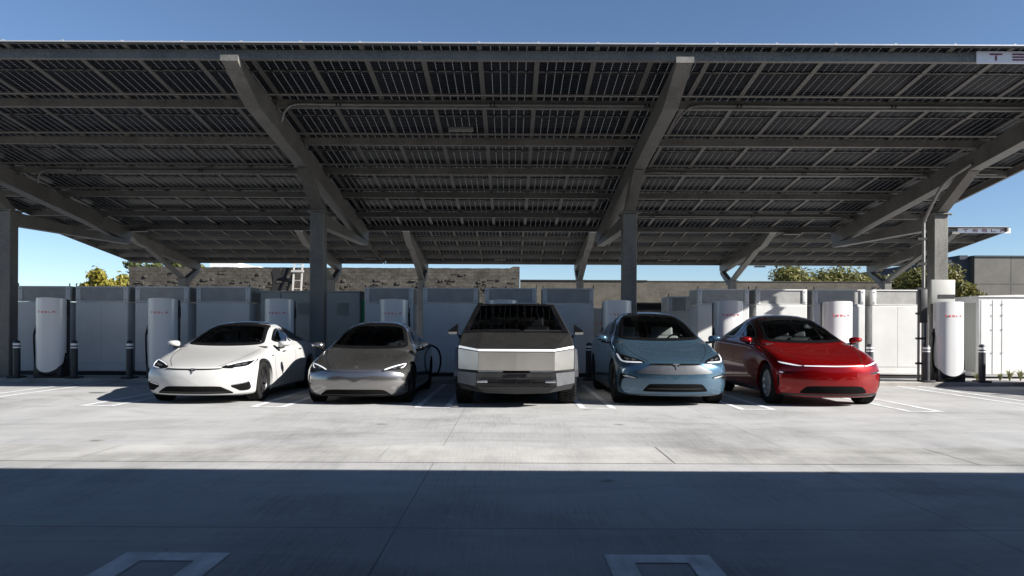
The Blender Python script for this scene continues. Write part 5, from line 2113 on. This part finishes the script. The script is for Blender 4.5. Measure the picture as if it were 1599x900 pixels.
# ---------------- red crossover
suv_r = dict(
    L=4.79, W=1.925, R=.360, FO=.86, WB=2.89, sweep=.42, sweep_len=.9, sweep_p=2.6, paint=M['paint_r'], rim=M['rim_l'], tyre=.255, spokes=10, style='single',
    nose=[(.16, .09), (.24, .03), (.36, .0), (.50, -.01), (.62, .005), (.70, .03), (.76, .06), (.9, .1)],
    rows=[
        R_(.05, .165, .78, .40, .895, .61, .88, .69, .78, .725, .55, .740),
        R_(.26, .155, .83, .45, .935, .69, .92, .765, .81, .785, .57, .810),
        R_(.54, .15, .87, .49, .952, .775, .93, .850, .825, .855, .60, .885),
        R_(.88, .15, .89, .52, .956, .860, .932, .930, .830, .930, .63, .960),
        R_(1.18, .15, .89, .55, .953, .935, .925, 1.000, .835, 1.010, .69, 1.040),
        R_(1.36, .15, .89, .56, .951, .985, .92, 1.035, .845, 1.065, .725, 1.095),
        R_(1.70, .15, .89, .57, .950, 1.015, .92, 1.065, .855, 1.220, .685, 1.270),
        R_(2.08, .15, .89, .57, .950, 1.035, .92, 1.085, .858, 1.405, .630, 1.460),
        R_(2.45, .15, .89, .57, .952, 1.050, .925, 1.100, .858, 1.525, .590, 1.585),
        R_(2.86, .15, .89, .57, .953, 1.060, .930, 1.110, .858, 1.570, .575, 1.635),
        R_(3.25, .15, .89, .57, .955, 1.070, .935, 1.120, .860, 1.550, .570, 1.615),
        R_(3.65, .16, .89, .58, .957, 1.080, .940, 1.130, .860, 1.465, .565, 1.530),
        R_(4.05, .18, .89, .60, .955, 1.090, .930, 1.140, .845, 1.335, .570, 1.395),
        R_(4.38, .22, .87, .62, .940, 1.090, .905, 1.140, .815, 1.215, .580, 1.255),
        R_(4.62, .28, .83, .64, .905, 1.05, .860, 1.10, .770, 1.13, .570, 1.155),
        R_(4.76, .38, .77, .66, .84, .98, .80, 1.03, .70, 1.05, .50, 1.07)],
    cowl_z=1.065, roof_y=2.75, cabin=(1.44, 4.45), dash=(1.60, 1.085), mirror=(1.62, 1.125, .075), rear_view=(2.2, 1.43), seat=M['seat_k'], seat_z=.48, black_z=.22,
    glass=[
        ('F', half([(0, 1.065), (.45, 1.075), (.725, 1.10), (.695, 1.20), (.60, 1.42), (.555, 1.515), (.3, 1.55), (0, 1.56)]), 'windscreen'),
        ('B', half([(0, 1.24), (.42, 1.25), (.57, 1.28), (.53, 1.44), (.3, 1.51), (0, 1.52)]), 'rear_window'),
        ('+', [(1.70, 1.135), (2.02, 1.29), (2.35, 1.42), (2.70, 1.48), (2.70, 1.135)], 'side_window'),
        ('-', [(1.70, 1.135), (2.02, 1.29), (2.35, 1.42), (2.70, 1.48), (2.70, 1.135)], 'side_window'),
        ('+', [(2.78, 1.135), (2.78, 1.485), (3.2, 1.47), (3.6, 1.39), (4.05, 1.24), (3.9, 1.16)], 'side_window'),
        ('-', [(2.78, 1.135), (2.78, 1.485), (3.2, 1.47), (3.6, 1.39), (4.05, 1.24), (3.9, 1.16)], 'side_window')],
    roof=[(-.51, 2.40), (.51, 2.40), (.53, 2.9), (.49, 3.62), (-.49, 3.62), (-.53, 2.9)],
    pillar=[('+', [(2.695, 1.15), (2.785, 1.15), (2.785, 1.465), (2.695, 1.465)]), ('-', [(2.695, 1.15), (2.785, 1.15), (2.785, 1.465), (2.695, 1.465)])],
    seams=[('T', [(.50, .20), (.62, .56), (.70, .95), (.73, 1.22)], .008), ('T', [(-.50, .20), (-.62, .56), (-.70, .95), (-.73, 1.22)], .008),
           ('+', [(1.42, 1.03), (1.40, .7), (1.52, .28)], .008), ('+', [(2.74, 1.11), (2.74, .7), (2.72, .28)], .008), ('+', [(3.78, 1.12), (3.6, .85), (3.4, .65), (3.3, .32)], .008),
           ('-', [(1.42, 1.03), (1.40, .7), (1.52, .28)], .008), ('-', [(2.74, 1.11), (2.74, .7), (2.72, .28)], .008), ('-', [(3.78, 1.12), (3.6, .85), (3.4, .65), (3.3, .32)], .008)],
    patches=[
        ('F', half([(0, .235), (.52, .235), (.58, .245), (.50, .33), (.45, .362), (0, .365)]), 'lower_intake', 'void', ''),
        ('F', half([(0, .165), (.60, .165), (.82, .18), (.845, .235), (.66, .228), (0, .222)]), 'front_lip', 'black', ''),
        ('F', [(.62, .580), (.80, .600), (.86, .612), (.865, .580), (.78, .565), (.64, .565)], 'lower_lamp', 'gblack', 'mirror'),
        ('F', [(.80, .585), (.855, .600), (.855, .585), (.81, .575)], 'lower_lens', 'drl', 'mirror'),
        ('F', [(.855, .31), (.878, .33), (.885, .56), (.868, .56)], 'corner_vent', 'void', 'mirror'),
        ('+', [(1.24, .88), (1.33, .895), (1.32, .87), (1.26, .86)], 'side_repeater', 'gblack', 'mirror_side'),
        ('+', [(1.95, .965), (2.17, .98), (2.17, .95), (1.95, .94)], 'door_handle', 'paint_r', 'mirror_side'),
        ('+', [(2.95, .985), (3.17, .995), (3.17, .97), (2.95, .96)], 'door_handle', 'paint_r', 'mirror_side'),
        ('+', [(1.28, .20), (3.36, .20), (3.36, .27), (1.28, .27)], 'sill_trim', 'black', 'mirror_side'),
    ],
    lamps=[([(.50, .695), (.62, .708), (.82, .760), (.845, .765), (.85, .742), (.80, .715), (.62, .690)],
            [[(.50, .700), (.62, .713), (.83, .762), (.842, .755), (.80, .730), (.62, .697)]], [])],
    drl='drl_on', bar=[[(-.50, .694), (0, .688), (.50, .694), (.50, .708), (0, .703), (-.50, .708)]])
red = make_car('crossover', 'glossy red crossover with a thin light bar and silver wheels, rightmost parked car', 'car', 5.49, 12.66, suv_r)


# ---------------- angular stainless pickup
def make_truck(X, Y):
    root = empty('pickup_truck', (X, Y, 0), 'angular bare steel pickup with a full width light bar, middle of the parked cars', 'pickup truck', 'cars parked side by side facing out')
    def poly3(name, faces, mat, parent=root, mirror=True, thick=0.0, ang=5, sep=False):
        if sep:
            poly3(name, faces, mat, parent, False)
            return poly3(name, [[(-p[0], p[1], p[2]) for p in f][::-1] for f in faces], mat, parent, False)
        mb = MB()
        for f in faces:
            mb.add(f, [tuple(range(len(f)))])
            if mirror:
                mb.add([(-p[0], p[1], p[2]) for p in f][::-1], [tuple(range(len(f)))])
        ob = mb.build(name, mat, parent, smooth=False, recalc=False)
        bm = bmesh.new()
        bm.from_mesh(ob.data)
        bmesh.ops.remove_doubles(bm, verts=bm.verts[:], dist=1e-4)
        bmesh.ops.triangulate(bm, faces=[f for f in bm.faces if len(f.verts) > 4])
        bm.to_mesh(ob.data)
        bm.free()
        return ob
    L = 5.65
    T0, T1, T2 = (0, .015, .974), (.62, .040, .974), (.965, .455, 1.026)
    B0, B1, B2 = (0, .0, .942), (.62, .025, .942), (.975, .445, .988)
    P0, P1, P2 = (0, .02, .625), (.62, .045, .625), (.975, .455, .635)
    C0, C1, C2 = (0, 1.03, 1.245), (.60, 1.03, 1.245), (.935, 1.03, 1.232)
    A0, A2 = (0, 2.62, 1.80), (.752, 2.62, 1.782)
    E0, E2 = (0, 5.60, 1.22), (.80, 5.60, 1.20)
    S2 = (.985, .47, .97)
    K2 = (1.0, 5.60, 1.10)
    K1 = (1.015, 2.6, 1.055)
    # hood, roof and bed cover
    poly3('hood', [[T0, T1, C1, C0], [T1, T2, C2, C1]], M['steel_dark'])
    poly3('roof', [[A0, A2, (.775, 4.0, 1.515), (0, 4.0, 1.535)]], M['roofglass'])
    poly3('bed_cover', [[(0, 4.002, 1.535), (.775, 4.002, 1.515), E2, E0]], M['black'])
    # windscreen: one huge pane
    ws = poly3('windscreen', [[(0, 1.036, 1.2475), (.845, 1.036, 1.238), (.675, 2.61, 1.785), (0, 2.61, 1.798)]], M['glass_dark'])
    bd = [[(0, 1.030, 1.249), (.93, 1.030, 1.236), (.86, 1.13, 1.272), (0, 1.13, 1.285)],
          [(0, 2.50, 1.763), (.685, 2.50, 1.748), (.748, 2.62, 1.787), (0, 2.62, 1.805)],
          [(.93, 1.032, 1.236), (.748, 2.62, 1.7875), (.66, 2.60, 1.788), (.835, 1.032, 1.2425)]]
    poly3('window_border', [[(p[0], p[1] - .002, p[2] + .006) for p in f] for f in bd], M['gblack'], ws)
    # cant rails (bare steel, seen edge on) and upper sides
    cant = lambda p, d: (p[0] - d, p[1], p[2] + .0)
    poly3('roof_rail', [[(.936, 1.03, 1.234), (.966, 1.03, 1.205), (.785, 2.63, 1.755), (.753, 2.63, 1.785)], [(.753, 2.632, 1.785), (.785, 2.632, 1.755), (.83, 5.60, 1.175), (.80, 5.60, 1.202)], [T2, (.985, .48, 1.015), (.966, 1.028, 1.205), (.936, 1.028, 1.234)]], M['steel_dark'], sep=True)
    poly3('side_window', [[(.966, 1.06, 1.19), (.785, 2.62, 1.75), (.80, 3.6, 1.555), (.985, 3.95, 1.09), (1.0, 1.10, 1.02)]], M['glass_side'], sep=True)
    poly3('upper_side', [[(.985, .48, 1.013), (.966, 1.03, 1.20), (1.0, 1.08, 1.02), K1, (1.005, 3.93, 1.085), (.80, 3.62, 1.55), (.828, 5.60, 1.172), K2, K1, S2]], M['steel'], sep=True)
    # front fascia
    poly3('light_bar', [[B0, B1, T1, T0], [B1, B2, T2, T1]], M['drl_on'])
    poly3('front_panel', [[P0, P1, (.62, .032, .926), (0, .007, .926)]], M['steel'])
    for sx in (1, -1):
        poly3('corner_panel', [[(sx * .624, .049, .625), (sx * .975, .455, .635), (sx * .977, .452, .970), (sx * .624, .036, .926)]], M['steel'], mirror=False)
    poly3('panel_gap', [[(0, .03, .625), (.62, .056, .625), (.62, .075, .59), (0, .05, .59)], [(.62, .056, .625), (.965, .465, .635), (.965, .47, .59), (.62, .075, .59)]], M['black'])
    poly3('panel_gap', [[(0, .02, .92), (.62, .045, .92), (.62, .04, .94), (0, .012, .94)], [(.62, .045, .92), (.97, .46, .962), (.97, .46, .985), (.62, .04, .94)]], M['black'])
    # bumper: pale outer facets, black textured middle with an intake
    for sx in (1, -1):
        poly3('bumper_corner', [[(sx * .645, .0, .588), (sx * .985, .42, .592), (sx * .985, .43, .40), (sx * .665, .03, .37)]], M['satin'], mirror=False)
    poly3('bumper', [[(0, -.035, .588), (.643, -.01, .588), (.640, -.01, .52), (0, -.035, .515)], [(0, -.035, .51), (.655, -.008, .515), (.662, .022, .372), (0, -.005, .366)]], M['black'])
    mb = MB()
    for k in range(4):
        z = .395 + k * .026
        mb.box(-.60, .60, -.045, -.028, z, z + .010)
    for xx in (-.47, -.235, 0, .235, .47):
        mb.box(xx - .008, xx + .008, -.044, -.029, .39, .49)
    mb.build('intake_slat', M['gblack'], root, smooth=False)
    for sx in (-1, 1):
        mb = MB()
        mb.box(sx * .555 - .085, sx * .555 + .085, -.050, -.020, .43, .47, bev=.006)
        mb.build('fog_lamp', M['lamp_in'], root)
    mb = MB()
    for sx in (-1, 1):
        mb.box(sx * .42 - .20, sx * .42 + .20, .012, .035, .600, .618)
    mb.build('headlight', M['lamp_in'], root, smooth=False)
    mb = MB()
    mb.box(-.19, .17, -.042, -.036, .530, .575, bev=.002, seg=1)
    mb.build('plate_recess', M['gblack'], root)
    poly3('skid_panel', [[(0, .0, .362), (.66, .03, .362), (.52, .16, .245), (0, .12, .235)], [(.662, .035, .365), (.985, .44, .395), (.93, .46, .30), (.525, .165, .25)], [(0, .12, .235), (.52, .16, .245), (.60, 1.2, .26), (0, 1.2, .26)]], M['black'])
    # side skins with trapezoid arches
    yz = [(.475, .965), (.475, .60), (.56, .60), (.78, .93), (1.50, .95), (1.78, .52), (1.80, .46), (4.05, .46), (4.30, .90), (5.02, .93), (5.25, .56), (5.60, .60), (5.60, 1.10), (2.6, 1.053)]
    def sx_(y, z):
        return (1.012 if .7 < y < 5 else .988) - .10 * max(0, .62 - z)
    faces = [[(sx_(y, z), y, z) for y, z in yz]]
    poly3('side_panel', faces, M['steel'], sep=True)
    for yc in (1.12, 4.68):
        for sx in (1, -1):
            mb = MB()
            pr = [(yc - .62, .50), (yc - .60, .62), (yc - .38, .955), (yc + .40, .975), (yc + .70, .50)]
            pi_ = [(yc - .52, .50), (yc - .50, .60), (yc - .32, .885), (yc + .33, .90), (yc + .58, .50)]
            n = 5
            xo, xi = 1.055 * sx, .78 * sx
            vs_ = [(xo, a, b) for a, b in pr] + [(xo, a, b) for a, b in pi_] + [(xi, a, b) for a, b in pr] + [(xi, a, b) for a, b in pi_]
            fs = []
            for i in range(4):
                fs += [(i, i + 1, n + i + 1, n + i), (i, 2 * n + i, 2 * n + i + 1, i + 1), (n + i, n + i + 1, 3 * n + i + 1, 3 * n + i)]
            fs += [(0, n, 3 * n, 2 * n), (n - 1, 3 * n - 1, 4 * n - 1, 2 * n - 1)]
            mb.add(vs_, fs)
            mb.build('wheel_arch', M['black'] if yc > 2 else M['satin'], root, smooth=False)
            wheel_parts(root, sx * .90, yc, .44, .285, M['rim_d'], 7, 'single', sx, .60, lug=True)
    mb = MB()
    for (a, b) in ((1.85, 4.0),):
        mb.box(-.98, .98, a, b, .34, .46)
    mb.box(-.72, .72, .5, 5.5, .32, .60)
    mb.box(-.93, .93, 1.05, 1.10, .45, 1.20)
    mb.build('underbody', M['black'], root, smooth=False)
    poly3('tailgate', [[(0, 5.605, 1.215), E2, (1.0, 5.605, 1.10), (.96, 5.61, .55), (0, 5.61, .55)]], M['steel'])
    mb = MB()
    mb.prism([(1.12, 1.02), (1.55, 1.02), (1.62, 1.12), (1.35, 1.17), (1.12, 1.20)], 'X', -.86, .86)
    mb.build('dashboard', M['lining'], root, smooth=False)
    for x in (-.42, .42):
        seat(root, x, 2.45, .68, M['seat_k'])
    mb = MB()
    mb.box(-.36, .36, 3.5, 3.56, .6, 1.60)
    mb.box(-.93, .93, 1.2, 4.0, .60, .62)
    mb.box(-.80, .80, 3.9, 3.95, .62, 1.5)
    mb.build('cabin_lining', M['lining'], root, smooth=False)
    mb = MB()
    mb.box(-.13, .13, 2.08, 2.11, 1.52, 1.58, bev=.012)
    mb.tube([(0, 2.10, 1.57), (0, 2.06, 1.595)], .014, 6)
    mb.build('rear_view_mirror', M['black'], root)
    mb = MB()
    mb.beam((.15, 1.10, 1.285), (.80, 1.14, 1.278), .02, .02)
    mb.build('wiper', M['black'], root, smooth=False)
    for sx in (-1, 1):
        mb = MB()
        o = [(sx * 1.045, 1.205), (sx * 1.215, 1.205), (sx * 1.225, 1.265), (sx * 1.06, 1.39), (sx * 1.04, 1.39)]
        mb.prism(o, 'Y', 1.30, 1.42)
        mb.box(sx * .99 if sx > 0 else -1.05, sx * 1.05 if sx > 0 else -.99, 1.32, 1.40, 1.165, 1.20)
        mb.box(min(sx * .95, sx * 1.03), max(sx * .95, sx * 1.03), 1.33, 1.39, 1.13, 1.185)
        mb.build('side_mirror', M['gblack'] if sx < 0 else M['gblack'], root, smooth=False)
        mb = MB()
        mb.prism([(sx * 1.06, 1.208), (sx * 1.21, 1.208), (sx * 1.218, 1.25), (sx * 1.06, 1.25)], 'Y', 1.285, 1.299)
        mb.build('mirror_cap', M['steel'], root, smooth=False)
    return root

make_truck(.10, 12.30)

# a car in the next stall, just outside the right edge; its shadow falls into the picture
nb = copy_tree(red)
nb.location = (13.15, 13.2, 0)
nb['label'] = 'car parked beyond the right edge of the picture'
